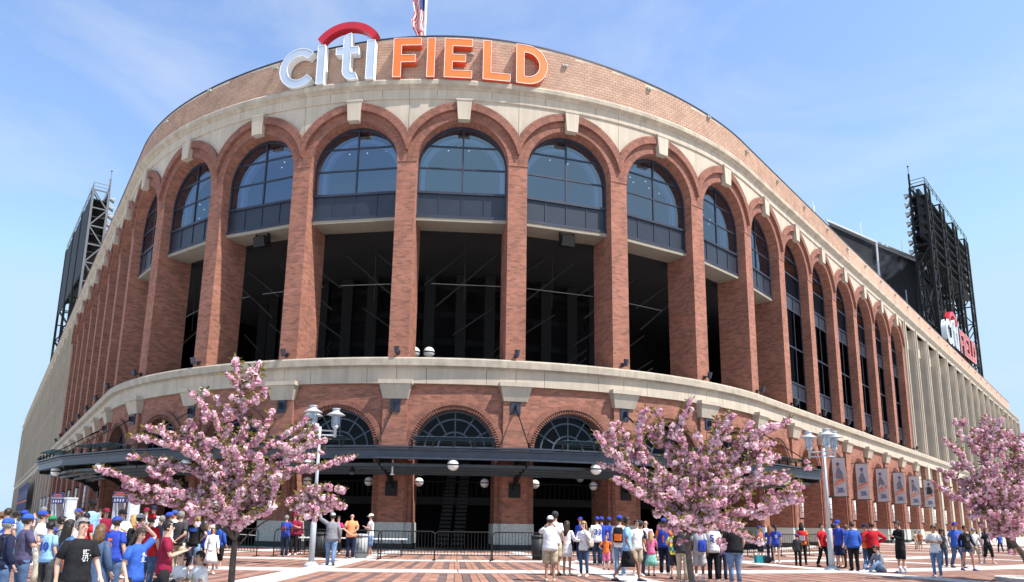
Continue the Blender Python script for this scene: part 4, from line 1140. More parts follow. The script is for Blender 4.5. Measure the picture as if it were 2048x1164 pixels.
for k, p in enumerate(EDGE[1:]):
    mb = MB(); mb.bar(p, p+Vector((0,0,-30)), .35); link('post', mb.mesh('post', mat('weathered_white', (0.4,0.4,0.4))), st)
for a, b in zip(EDGE[:-1], EDGE[1:]):
    for t in (.3, .6, .85):
        p = a.lerp(b, t); mb = MB(); mb.bar(p+Vector((-.6,-.8,-10-4*t)), p+Vector((1.5,-.4,-17-3*t)), .25, .8); mb.bar(p+Vector((-.3,-.4,-8)), p+Vector((-.3,-.4,-20)), .2)
        link('brace', mb.mesh('brace', LAMPP if t == .6 else BLACKM), st)
def flagpole(px, py, z, hh, label, fl, grp=None):
    x, y = at_z(px, py, z)
    r = thing('flagpole', label, 'flagpole', (x, y, z-hh), 0, grp)
    mb = MB(); mb.tube([(0,0,0),(0,0,hh)], [.075,.05], 8); mb.sphere((0,0,hh), .13, 8, 6); link('pole', mb.mesh('pole', WHITEP, True), r)
    return r
RED_F = mat('flag_red', (0.50, 0.03, 0.05), 0.75); WH_F = mat('flag_white', (0.78, 0.77, 0.76), 0.75); BL_F = mat('flag_navy', (0.03, 0.04, 0.16), 0.75)
fx, fy = fac(-.47, -3.0)
r = thing('flagpole', 'white flagpole with a furled stars and stripes above the sign', 'flagpole', (fx, fy, 28.2))
mb = MB(); mb.tube([(0,0,0),(0,0,14)], [.1,.07], 10); link('pole', mb.mesh('pole', WHITEP, True), r)
mb = MB()
nz_, nx_ = 40, 13
def flagp(i, j):           # limp flag: stripes hang in folds to the left of the pole
    t = i/nz_; z = 9.4-5.6*t; u = j/nx_
    w = .75*(.55+.45*math.sin(t*3.2+.4)) + .12*math.sin(t*14)
    return (-.10-w*u, .22*math.sin(u*9+t*5)*(0.4+u), z-.35*u*math.sin(t*6))
for i in range(nz_):
    for j in range(nx_):
        stripe = int((j+ i*.16) % 2.0 > 1.0); canton = i < 13 and j < 6
        mb.face([flagp(i+1,j), flagp(i+1,j+1), flagp(i,j+1), flagp(i,j)], None, 2 if canton else stripe)
link('flag', mb.mesh('flag', [RED_F, WH_F, BL_F], True), r)
for px, py, lab in ((1720,443,'thin flagpole with small furled flag on the upper stand, left of two'),(1803,477,'thin flagpole with small furled flag on the upper stand, right of two')):
    x, y = at_z(px, py, 62)
    r = thing('flagpole', lab, 'flagpole', (x, y, 52), 0, 'flagpoles on the upper stand')
    mb = MB(); mb.tube([(0,0,0),(0,0,10)], [.12,.08], 8); link('pole', mb.mesh('pole', WHITEP), r)
    mb = MB()
    for i in range(8):
        z = 6.4-.5*i; mb.face([(.1,.0,z-.5),(.45+.12*math.sin(i),.1,z-.6),(.5+.12*math.sin(i-1),.1,z-.1),(.1,0,z)], None, i % 2)
    link('flag', mb.mesh('flag', [RED_F, WH_F]), r)
x, y = at_z(1626,404,44); r = thing('antenna', 'thin whip antenna on the right parapet', 'antenna', (x, y, 30)); 
mb = MB(); mb.tube([(0,0,0),(0,0,14)], .04, 6); link('rod', mb.mesh('rod', WHITEP), r)
mb = MB(); mb.lathe([(.12,12),(.12,13.4)], 8); link('tip', mb.mesh('tip', WHITEP), r)

# ------------------------------------------------------------------ street furniture
def lamp_post(px, py, ztop, label, rot):
    p = gp(px, py)
    r = thing('lamp_post', label, 'lamp post', p, rot, 'silver lamp posts on the plaza')
    mb = MB(); mb.lathe([(.25,0),(.25,.03),(.20,.06),(.14,.14)], 20); link('base', mb.mesh('base', LAMPP, True), r)
    mb = MB()
    for k in range(4): mb.lathe([(.025,0),(.025,.06)], 6, (.21*math.cos(k*1.57+.4), .21*math.sin(k*1.57+.4), .02))
    link('anchor_bolt', mb.mesh('anchor_bolt', STEELG), r)
    mb = MB(); mb.lathe([(.095,.1),(.095,1.36),(.065,1.43)], 20); link('sleeve', mb.mesh('sleeve', LAMPP, True), r)
    mb = MB(); mb.tube([(0,0,1.3),(0,0,ztop-.72)], [.060,.048], 16); link('pole', mb.mesh('pole', LAMPP, True), r)
    for k in range(3):
        a = k*2*math.pi/3+.35; dx, dy = math.cos(a), math.sin(a); R0 = .50; za = ztop-1.0
        mb = MB()
        for dz in (0, .16): mb.tube([(dx*.06,dy*.06,za+dz),(dx*R0,dy*R0,za+dz)], .026, 8)
        link('arm', mb.mesh('arm', LAMPP), r)
        mb = MB(); c = (dx*R0, dy*R0, za)
        mb.lathe([(.05,-.06),(.05,.22),(.10,.26),(.10,.36)], 14, c); 
        mb.lathe([(.06,.36),(.06,.70)], 10, c)
        for j in range(4):
            b = j*1.57; mb.tube([(c[0]+.13*math.cos(b), c[1]+.13*math.sin(b), c[2]+.3), (c[0]+.14*math.cos(b), c[1]+.14*math.sin(b), c[2]+.75)], .012, 5)
        h = link('lamp_head', mb.mesh('lamp_head', LAMPP, True), r)
        mb = MB(); mb.lathe([(.31,.70),(.31,.712),(.15,.80),(.115,.825),(.115,.895),(.135,.90),(.135,.925)], 24, c); link('shade', mb.mesh('shade', LAMPP, True), h)
        mb = MB(); mb.lathe([(.115,.34),(.125,.70)], 16, c, cap=False); link('lens', mb.mesh('lens', LGLASS, True), h)
lamp_post(622, 1132, 5.3, 'silver lamp post with three shades beside the left cherry tree', -.1)
lamp_post(1664, 1140, 5.0, 'silver lamp post with three shades among the red shirts at right', .0)
# crowd barriers
def barrier():
    r = thing('crowd_barrier', '', 'barrier'); W, H = 2.2, 1.1
    mb = MB(); rad = .16
    pts = [(-W/2,0,.0),(-W/2,0,H-rad)] + [(-W/2+rad-rad*math.cos(a), 0, H-rad+rad*math.sin(a)) for a in (.4,.8,1.2,1.57)] + [(W/2-rad+rad*math.sin(a), 0, H-rad+rad*math.cos(a)) for a in (0,.4,.8,1.2,1.57)] + [(W/2,0,0)]
    mb.tube(pts, .022, 8); link('frame', mb.mesh('frame', BLACKM, True), r)
    mb = MB(); mb.tube([(-W/2,0,.22),(W/2,0,.22)], .018, 6); link('rail', mb.mesh('rail', BLACKM), r)
    b = MB(); b.tube([(0,0,.22),(0,0,H)], .010, 5); bm = b.mesh('bar', BLACKM)
    for k in range(1, 17): link('bar', bm, r, (-W/2+W*k/17, 0, 0))
    f = MB(); f.bar((0,-.3,.03), (0,.3,.03), .06, .03); fm_ = f.mesh('foot', BLACKM)
    for x in (-W/2+.02, W/2-.02): link('foot', fm_, r, (x,0,0))
    return r
bar0 = barrier(); first = True
BARS = [(812,1120,0,'left of the middle barrier'),(925,1122,2,'in front of the middle doorway'),(1040,1122,0,'right of the middle barrier, behind the white polo'),(460,1112,-4,'behind the left cherry trunk'),(600,1114,-2,'behind the person in the number 41 shirt'),(705,1117,0,'behind the bald person in orange'),
        (1150,1122,4,'behind the person in the white dress'),(1262,1121,8,'behind the pink backpack'),(1375,1119,14,'behind the middle cherry trunk'),(1470,1116,20,'behind the broad person in black'),(1530,1113,24,'behind the child in orange and blue'),(1590,1112,28,'behind the red drawstring bag'),(1635,1110,30,'behind the person in the red tee'),(1690,1109,34,'behind the blue jacket'),(1735,1107,38,'behind the red jacket'),(380,1110,-8,'behind the person with blond curls')]
for px, py, rz, lab in BARS:
    p = gp(px, py); o = bar0 if first else copy_tree(bar0); first = False
    o.location = p; o.rotation_euler = (0,0,R_(rz)); o['group'] = 'black crowd barriers in front of the doors'; o['label'] = 'black steel crowd barrier '+lab
def table(px, py, rz, label, L=1.8):
    p = gp(px, py); r = thing('folding_table', label, 'table', p, R_(rz), 'folding tables at the doors')
    mb = MB(); mb.box(-L/2, L/2, -.38, .38, .71, .75); link('tabletop', mb.mesh('tabletop', WHITEP), r)
    for x in (-L/2+.2, L/2-.2):
        mb = MB(); mb.tube([(x,-.3,.71),(x,-.3,0)], .016, 6); mb.tube([(x,.3,.71),(x,.3,0)], .016, 6); mb.tube([(x,-.3,.2),(x,.3,.2)], .014, 6); mb.tube([(x,0,.2),(x*.4,0,.7)], .012, 6); link('leg', mb.mesh('leg', BLACKM), r)
table(655, 1110, 0, 'white folding table behind the silver lamp post', 2.6); table(760, 1113, 3, 'white folding table beside the person in the white vest', 2.2); table(1262, 1114, 8, 'white folding table in shade behind the pink backpack')
def bin_(px, py, m, label, h=1.0, rr=.28):
    p = gp(px, py); r = thing('trash_bin', label, 'trash bin', p)
    mb = MB(); mb.lathe([(rr*.85,0),(rr,h*.9)], 18); link('body', mb.mesh('body', m, True), r)
    mb = MB(); mb.lathe([(rr*1.08,h*.9),(rr*1.08,h*.95),(rr*.9,h*1.0),(rr*.5,h*1.01)], 18); link('lid', mb.mesh('lid', m, True), r)
bin_(1076, 1120, mat('dark_grey_plastic', (0.028,0.03,0.033), 0.55), 'dark grey trash bin left of the person in the white polo')
bin_(722, 1116, mat('mid_grey_plastic', (0.34,0.36,0.38), 0.5), 'light grey trash bin right of the bald person in orange', .95)
bin_(640, 1114, mat('dark_grey_plastic', (0,0,0)), 'dark trash bin right of the silver lamp post')
bin_(2025, 1107, mat('dark_grey_plastic', (0,0,0)), 'dark trash bin on the far right plaza')
# text helper
def text_mesh(txt, size, m, name='print', bold=0.0, align='CENTER'):
    cu = bpy.data.curves.new(name, 'FONT'); cu.body = txt; cu.size = size; cu.align_x = align; cu.align_y = 'CENTER'; cu.offset = bold; cu.resolution_u = 2
    o = bpy.data.objects.new(name, cu); COL.objects.link(o)
    bpy.context.view_layer.update()
    me = bpy.data.meshes.new_from_object(o.evaluated_get(bpy.context.evaluated_depsgraph_get()))
    bpy.data.objects.remove(o); bpy.data.curves.remove(cu)
    me.materials.clear(); me.materials.append(m); me.name = name
    # lies in xy: stand it up (x stays, y -> z)
    me.transform(Matrix.Rotation(math.pi/2, 4, 'X'))
    return me
GATE_BLUE = mat('gate_sign_blue', (0.03, 0.04, 0.16), 0.5); GATE_W = mat('gate_white', (0.50, 0.54, 0.60), 0.45)
def gate(px, d, label, txt):
    p = at_d(px, d); r = thing('security_gate', label, 'metal detector', (p.x, p.y, 0), R_(-14), 'security gates under the canopy')
    for x in (-.40, .40):
        mb = MB(); mb.box(x-.06, x+.06, -.3, .3, 0, 2.36); mb.box(x-.08, x+.08, -.33, .33, 2.36, 2.45); link('side_panel', mb.mesh('side_panel', GATE_W), r)
    mb = MB(); mb.box(-.46, .26, -.36, -.32, 2.12, 2.66); s_ = link('sign_board', mb.mesh('sign_board', GATE_BLUE), r)
    link('lettering', text_mesh(txt, .105, WPR, 'lettering', .002), s_, (-.1,-.366,2.40))
    mb = MB()
    for z, w in ((2.57,.45),(2.50,.55)): mb.face([(-.1-w/2,-.364,z-.015),(-.1+w/2,-.364,z-.015),(-.1+w/2,-.364,z+.015),(-.1-w/2,-.364,z+.015)], None, 0)
    for k in range(4): mb.face([(-.38+k*.15,-.364,2.18),(-.29+k*.15,-.364,2.18+.02*(k % 2)),(-.30+k*.15,-.364,2.31),(-.37+k*.15,-.364,2.29+.02*(k % 2))], None, 1)
    link('icons', mb.mesh('icons', [ORB, WPR]), s_)
    mb = MB(); mb.box(-.34, .34, -.2, .2, 2.2, 2.36); link('header', mb.mesh('header', GATE_W), r)
gate(124, 37.0, 'white security gate with blue PLEASE REMOVE sign, leftmost of the three', 'PLEASE REMOVE')
gate(249, 33.0, 'white security gate with blue PLEASE REMOVE sign beside the cherry branch tips', 'PLEASE REMOVE')
gate(405, 33.5, 'white security gate behind the left cherry blossoms', 'PLEASE REMOVE')
# faint cooking smoke drifting across the dark upper stand
c0 = st.location + zpt(1778, 512, 50)
x_, y_ = at_z(1748, 520, 51)
sm_ = MB(); sm_.sphere((0,0,0), 1.0, 24, 14, 0, (6.0, 3.5, 4.2))
smm = bpy.data.materials.new('smoke_volume'); smm.use_nodes = True; nt_ = smm.node_tree; nt_.nodes.clear()
so_ = nt_.nodes.new('ShaderNodeOutputMaterial'); sv_ = nt_.nodes.new('ShaderNodeVolumePrincipled'); sv_.inputs['Color'].default_value = (.72, .80, .95, 1)
tn_ = nt_.nodes.new('ShaderNodeTexCoord'); nn_ = nt_.nodes.new('ShaderNodeTexNoise'); nn_.inputs['Scale'].default_value = .22; nn_.inputs['Detail'].default_value = 4; nn_.inputs['Distortion'].default_value = 1.2
mm_ = nt_.nodes.new('ShaderNodeMapRange'); mm_.inputs['From Min'].default_value = .50; mm_.inputs['From Max'].default_value = .72; mm_.inputs['To Max'].default_value = .085
nt_.links.new(tn_.outputs['Object'], nn_.inputs['Vector']); nt_.links.new(nn_.outputs['Fac'], mm_.inputs['Value']); nt_.links.new(mm_.outputs[0], sv_.inputs['Density']); nt_.links.new(sv_.outputs[0], so_.inputs['Volume'])
link('smoke', sm_.mesh('smoke', smm), None, (x_, y_, 51), 0, None, kind='stuff')

# ------------------------------------------------------------------ cherry trees
def petal_mat(name, c1, c2, c3):
    m = bpy.data.materials.new(name); m.use_nodes = True; nt = m.node_tree; n, l = nt.nodes, nt.links; n.clear()
    o = n.new('ShaderNodeOutputMaterial'); a = n.new('ShaderNodeAttribute'); a.attribute_name = 'tint'
    r = n.new('ShaderNodeValToRGB'); e = r.color_ramp.elements; e[0].color = c1+(1,); e[1].color = c3+(1,); k = e.new(.5); k.color = c2+(1,)
    l.new(a.outputs['Fac'], r.inputs['Fac'])
    d = n.new('ShaderNodeBsdfDiffuse'); t = n.new('ShaderNodeBsdfTranslucent'); mx_ = n.new('ShaderNodeMixShader'); mx_.inputs['Fac'].default_value = .28
    l.new(r.outputs['Color'], d.inputs['Color']); l.new(r.outputs['Color'], t.inputs['Color'])
    l.new(d.outputs[0], mx_.inputs[1]); l.new(t.outputs[0], mx_.inputs[2]); l.new(mx_.outputs[0], o.inputs['Surface'])
    return m
PETAL = petal_mat('cherry_petal', (0.46, 0.17, 0.26), (0.72, 0.40, 0.50), (0.86, 0.68, 0.74))
LEAF = petal_mat('bronze_leaf', (0.10, 0.085, 0.025), (0.17, 0.16, 0.04), (0.22, 0.13, 0.05))
BARK = mat('cherry_bark', (0.085, 0.062, 0.058), 0.8, var=0.35, scale=9, bump=0.5)
def quads_mesh(name, V, tint, m):
    n = len(V)//4; me = bpy.data.meshes.new(name)
    me.vertices.add(len(V)); me.vertices.foreach_set('co', V.astype(np.float32).ravel())
    me.loops.add(4*n); me.loops.foreach_set('vertex_index', np.arange(4*n, dtype=np.int32))
    me.polygons.add(n); me.polygons.foreach_set('loop_start', np.arange(0, 4*n, 4, dtype=np.int32))
    at = me.attributes.new('tint', 'FLOAT', 'FACE'); at.data.foreach_set('value', tint.astype(np.float32))
    me.materials.append(m); me.update(calc_edges=True); return me
def rand_unit(n):
    v = rng.normal(size=(n, 3)); return v/np.linalg.norm(v, axis=1)[:, None]
def make_puffs(C, rad, npet=24):
    """double cherry flowers: balls of ruffled petals"""
    N = len(C); D = rand_unit(N*npet); base = np.repeat(C, npet, 0); rr = np.repeat(rad, npet)
    nrm = D + .55*rand_unit(N*npet); nrm /= np.linalg.norm(nrm, axis=1)[:, None]
    a = np.cross(nrm, rand_unit(N*npet)); a /= np.linalg.norm(a, axis=1)[:, None]; b = np.cross(nrm, a)
    dist = rr*(.55+.45*rng.random(N*npet)); P = base + D*dist[:, None]; s = (rr*.46)[:, None]
    V = np.empty((N*npet, 4, 3)); V[:, 0] = P-a*s-b*s*.8; V[:, 1] = P+a*s-b*s*.8; V[:, 2] = P+a*s*.8+b*s; V[:, 3] = P-a*s*.8+b*s
    tint = np.clip(np.repeat(rng.normal(.63, .22, N), npet) + rng.normal(0, .13, N*npet), 0, 1)
    return V.reshape(-1, 3), tint
def make_leaves(C, n):
    idx = rng.integers(0, len(C), n); D = rand_unit(n); D[:, 2] = np.abs(D[:, 2])*.6; P = C[idx] + D*.055
    a = D + .3*rand_unit(n); a /= np.linalg.norm(a, axis=1)[:, None]; b = np.cross(a, rand_unit(n)); b /= np.linalg.norm(b, axis=1)[:, None]
    L = (.035+.045*rng.random(n))[:, None]; w = L*.38; V = np.empty((n, 4, 3))
    V[:, 0] = P; V[:, 1] = P+a*L+b*w; V[:, 2] = P+a*L*2; V[:, 3] = P+a*L-b*w
    return V.reshape(-1, 3), rng.random(n)
def smooth_poly(pts, per=6):
    pts = [np.array(p, float) for p in pts]; out = []
    for i in range(len(pts)-1):
        p0 = pts[max(i-1, 0)]; p1 = pts[i]; p2 = pts[i+1]; p3 = pts[min(i+2, len(pts)-1)]
        for k in range(per):
            t = k/per; out.append(.5*((2*p1)+(-p0+p2)*t+(2*p0-5*p1+4*p2-p3)*t*t+(-p0+3*p1-3*p2+p3)*t**3))
    out.append(pts[-1]); return np.array(out)
def cherry(label, d, off, sc, trunk, branches, r0, seed, nsub=70, bare=(), dens=1.0, d_leaf=1.0, fill=0):
    global rng
    rng = np.random.default_rng(seed); rnd = random.Random(seed)
    def P(x, y, dy): rr = ray(off[0]+x*sc, off[1]+y*sc); t = (d+dy)/rr.y; return np.array([rr.x*t, d+dy, CAM_H+rr.z*t])
    tr = [P(*p) for p in trunk]; tr[0][2] = gz(tr[0][0], tr[0][1])
    base = Vector(tr[0]); root = thing('cherry_tree', label, 'cherry tree', base, 0, 'pink cherry trees on the plaza')
    o0 = np.array(base)
    def loc(A): return A-o0
    mb = MB(); sp = smooth_poly([loc(p) for p in tr], 4); n = len(sp)
    mb.tube([(sp[0][0], sp[0][1], sp[0][2]-.02)]+[tuple(p) for p in sp], [r0*1.35]+[r0*(1.12-.22*i/(n-1)) for i in range(n)], 12); link('trunk', mb.mesh('trunk', BARK, True), root)
    puffs = []; twig = MB()
    fork = tr[-1]
    lines = []
    for br in branches:
        pts = br[0]; dtip = br[1]; thick = br[2] if len(br) > 2 else .5; start = br[3] if len(br) > 3 else .25
        k = len(pts); A = [fork] if not (len(br) > 4 and br[4]) else []
        for i, (x, y) in enumerate(pts): A.append(P(x, y, dtip*(i+1)/k))
        S = smooth_poly([loc(a) for a in A], 7); m = len(S)
        L = np.linalg.norm(np.diff(S, axis=0), axis=1).sum()
        b = MB(); rb = r0*thick
        b.tube([tuple(p) for p in S], [max(.006, rb*(1-i/(m-1))**.8) for i in range(m)], 7); link('branch', b.mesh('branch', BARK, True), root)
        lines.append((S, L, start))
    def along(S, L, start, rad0, rad1, step):
        seg = np.linalg.norm(np.diff(S, axis=0), axis=1); cum = np.concatenate([[0], np.cumsum(seg)]); q = start*cum[-1]
        while q <= cum[-1]:
            i = min(np.searchsorted(cum, q, 'right')-1, len(seg)-1); t = (q-cum[i])/max(seg[i], 1e-6); p = S[i]*(1-t)+S[i+1]*t
            f = q/cum[-1]; rr = rad0*(1-f)+rad1*f
            for _ in range(2 if rnd.random() < .75 else 1):
                v = np.array([rnd.gauss(0, 1) for _ in range(3)]); v /= np.linalg.norm(v)+1e-9
                puffs.append(p+v*rr*rnd.uniform(.45, 1.05))
            if rnd.random() < .05: q += step*2.5
            q += step*rnd.uniform(.6, 1.4)
    for S, L, st in lines: along(S, L, max(st,.30), .098, .026, .053/dens)
    # side shoots
    wts = [max(.01, L*(1-st)) for S, L, st in lines]
    for _ in range(nsub):
        S, L, st = rnd.choices(lines, wts)[0]
        f = st+(1-st)*rnd.random()**1.0*.8; i = min(int(f*(len(S)-1)), len(S)-2); p = S[i]
        dr = S[min(i+3, len(S)-1)]-S[i]; dr = dr/(np.linalg.norm(dr)+1e-6); v = np.array([rnd.gauss(0, 1) for _ in range(3)]); v[2] = abs(v[2])*.6; v /= np.linalg.norm(v)
        e = dr*.55+v*.85; e /= np.linalg.norm(e); ln = rnd.uniform(.22, .62)*(1.15-f*.5)
        T = smooth_poly([p, p+e*ln*.5+np.array([0, 0, .02]), p+e*ln+np.array([0, 0, .06*ln])], 4)
        twig.tube([tuple(q) for q in T], [.009*(1-k/len(T))+.003 for k in range(len(T))], 5)
        along(T, ln, .15, .06, .026, .055/dens)
    for x, y, x2, y2, dy in bare:
        A = loc(P(x, y, dy)); B = loc(P(x2, y2, dy)); twig.tube([tuple(A), tuple((A+B)/2+np.array([0,0,.03])), tuple(B)], [.022,.016,.007], 6)
    for _ in range(fill):      # inner crown: flowers on the short spurs of the limbs near the middle
        S, L, st = rnd.choice(lines); i = int(rnd.uniform(.25, .65)*(len(S)-1)); v = np.array([rnd.gauss(0, .22), rnd.gauss(0, .3), rnd.gauss(0, .2)])
        for _ in range(4): puffs.append(S[i]+v+np.array([rnd.gauss(0, .06) for _ in range(3)]))
    if twig.v: link('twigs', twig.mesh('twigs', BARK), root, kind='stuff')
    C = np.array(puffs); rad = .038+.042*rng.random(len(C))**1.2
    V, t = make_puffs(C, rad); link('blossoms', quads_mesh('blossoms', V, t, PETAL), root, kind='stuff')
    V, t = make_leaves(C, int(len(C)*2.2*d_leaf)); link('leaves', quads_mesh('leaves', V, t, LEAF), root, kind='stuff')
    return root
T1 = [
 ([(870,850),(895,640),(905,480),(895,320),(865,190),(848,50)], .3, .6, .25),
 ([(915,240),(960,190),(1008,168)], .2, .12, .0, True), ([(900,300),(950,300),(978,280)], .1, .1, 0, True), ([(890,170),(925,140),(990,72)], .3, .09, .0, True),
 ([(960,260),(1000,240),(1030,220)], .2, .06, .75, True),
 ([(820,800),(800,640),(770,500),(730,400),(665,330),(592,255)], -.6, .5, .28),
 ([(765,470),(785,380),(800,318)], -.3, .15, 0, True), ([(800,420),(835,360),(862,340)], .3, .1, 0, True), ([(728,320),(730,265)], .4, .05, .3, True),
 ([(800,860),(740,690),(640,590),(480,500),(320,448)], .7, .5, .3),
 ([(770,860),(680,680),(560,590),(400,535),(232,498)], -.7, .5, .3),
 ([(600,560),(590,480),(580,418)], .5, .14, 0, True), ([(650,600),(655,540),(640,490)], -.2, .12, 0, True), ([(500,560),(560,545),(610,500)], .4, .12, 0, True),
 ([(760,900),(640,720),(480,670),(380,650),(232,622)], -.2, .45, .3),
 ([(740,960),(600,850),(420,820),(270,780),(160,725),(58,698)], -.9, .5, .3),
 ([(330,800),(240,790),(165,796)], -.7, .12, 0, True), ([(520,850),(380,870),(280,880),(232,850)], -.5, .2, 0, True),
 ([(720,1000),(620,930),(500,900),(400,860),(330,880)], .6, .4, .25), ([(690,930),(600,880),(520,840),(470,770)], 1.0, .3, .3),
 ([(400,760),(385,720),(405,680)], -.4, .05, .1, True),
 ([(900,850),(960,690),(1010,580),(1140,490),(1268,405)], .5, .5, .25),
 ([(930,850),(1010,700),(1120,590),(1220,505),(1322,440)], -.5, .45, .3),
 ([(940,880),(1050,740),(1160,620),(1260,560),(1372,522)], -.9, .45, .3),
 ([(930,920),(1040,790),(1150,710),(1280,690),(1400,662),(1532,622)], .8, .45, .33),
 ([(1160,660),(1250,620),(1310,620)], .3, .1, 0, True), ([(1320,580),(1340,600),(1356,606)], 0, .05, .7, True),
 ([(940,560),(1000,480),(1040,420),(1065,352)], .8, .2, 0, True), ([(930,700),(960,560),(1000,490)], -.6, .2, .2, True),
 ([(860,700),(800,600),(720,530),(685,525)], -1.0, .3, .2), ([(880,760),(860,640),(830,560)], -1.2, .3, .2), ([(900,800),(960,760),(990,700),(980,620)], -1.3, .3, .2),
 ([(900,980),(1000,900),(1060,880),(1075,790),(1100,720)], -1.0, .4, .2), ([(860,960),(850,880),(900,800)], -1.3, .35, .1), ([(800,980),(760,880),(720,800)], -1.3, .35, .1),
 ([(890,1010),(960,960),(1030,940),(1060,900)], -1.1, .3, .1), ([(850,1000),(840,950),(820,920)], -1.2, .3, .1), ([(790,1020),(720,950),(620,930),(560,920)], -1.0, .35, .15), ([(870,1020),(870,990),(930,980)], -.9, .3, .2),
 ([(1130,900),(1180,860),(1260,820),(1360,800),(1478,822)], -.5, .2, 0, True), ([(1150,940),(1260,910),(1400,905),(1495,912)], -.5, .2, 0, True), ([(1160,930),(1300,940),(1400,930)], -.3, .15, 0, True), ([(1200,860),(1300,860),(1430,860)], -.2, .12, 0, True)]
cherry('pink cherry tree with a wide open crown left of the silver lamp post', 15.0, (180,700), .34373, [(815,1440,0),(832,1220,0),(845,1110,0)], T1, .062, 11, 58,
       bare=[(870,1130,960,1040,.1),(960,1040,1062,980,.1),(1062,980,1120,945,-.2)], dens=1.05, fill=20)
T2 = [
 ([(640,850),(480,720),(310,600),(150,430),(42,305)], -.4, .55, .3), ([(600,880),(470,720),(340,620),(240,565),(60,520)], .6, .4, .35), ([(600,890),(500,810),(390,750),(280,680),(178,615)], -.6, .45, .3),
 ([(170,420),(165,350),(158,285)], -.2, .1, 0, True), ([(300,560),(280,430),(262,310)], .4, .2, 0, True), ([(400,640),(350,440),(350,280),(370,150)], -.3, .3, .1, True), ([(360,300),(420,200),(505,150)], -.2, .06, .75, True), ([(178,300),(165,270),(178,238)], .2, .04, .4, True),
 ([(680,800),(620,640),(540,440),(480,330),(400,260)], .3, .5, .3), ([(560,460),(500,400),(450,330),(470,250)], .8, .15, .0, True),
 ([(700,850),(700,660),(690,480),(640,320),(660,180),(712,72)], .1, .6, .25), ([(620,360),(600,300),(640,240)], .2, .1, .0, True),
 ([(720,840),(780,640),(850,420),(910,290),(1025,172)], -.5, .5, .28), ([(800,560),(790,400),(730,260)], -.3, .2, .1, True), ([(850,460),(880,330),(960,240),(960,180)], .5, .2, .1, True), ([(900,300),(905,240),(910,200)], .3, .1, 0, True),
 ([(740,850),(860,640),(980,470),(1060,330),(1145,228)], .6, .5, .3), ([(760,850),(920,620),(1080,400),(1250,290),(1420,208)], -.3, .55, .3), ([(1050,420),(1150,330),(1290,240)], -.5, .2, 0, True), ([(1100,390),(1200,380),(1300,375)], .2, .2, 0, True),
 ([(760,880),(940,660),(1120,500),(1250,470),(1328,468)], .5, .45, .3), ([(1200,480),(1240,500),(1280,520)], .3, .1, 0, True), ([(770,900),(960,720),(1130,620),(1270,600),(1412,622)], -.5, .45, .3), ([(1300,610),(1350,580),(1365,570)], -.3, .08, .3, True),
 ([(780,920),(980,790),(1130,690),(1280,640),(1350,660)], .7, .4, .3), ([(1380,760),(1420,720),(1430,700)], 0, .06, .4, True),
 ([(780,950),(950,880),(1120,850),(1320,810),(1500,768)], -.6, .45, .25), ([(1000,900),(1160,890),(1300,850),(1400,790)], -.2, .25, .0, True), ([(1250,800),(1380,740),(1440,740)], -.4, .2, 0, True),
 ([(760,980),(900,960),(1020,990),(1110,1040),(1210,1078)], -.8, .35, .25), ([(760,960),(880,900),(1000,930),(1080,960)], -1.0, .3, .2),
 ([(600,900),(520,860),(450,880)], -.8, .35, .3), ([(620,870),(520,790),(400,770),(380,740)], -1.0, .4, .3), ([(680,760),(600,640),(520,560)], -1.2, .4, .2), ([(700,720),(740,560),(820,480)], -1.2, .4, .2), ([(720,800),(860,760),(940,700)], -1.3, .4, .2), ([(700,840),(640,760),(560,700)], -1.3, .4, .2),
 ([(720,860),(800,800),(900,800)], -1.4, .35, .2), ([(690,900),(620,900),(580,930)], -1.2, .3, .2), ([(720,920),(800,930),(850,900)], -1.3, .3, .2), ([(700,950),(740,960),(790,970)], -1.1, .25, .2), ([(700,700),(660,560),(640,460)], 1.0, .4, .2), ([(740,700),(880,560),(1000,540)], 1.2, .4, .2), ([(640,800),(520,600),(430,480)], 1.1, .4, .2), ([(760,780),(960,620),(1120,560)], -.9, .4, .2)]
cherry('pink cherry tree in the middle right, its forked trunk standing among the crowd', 15.3, (1180,780), .28351, [(735,1450,0),(705,1250,0),(690,1110,0),(690,1050,0)], T2, .064, 23, 95, dens=1.08, fill=55)
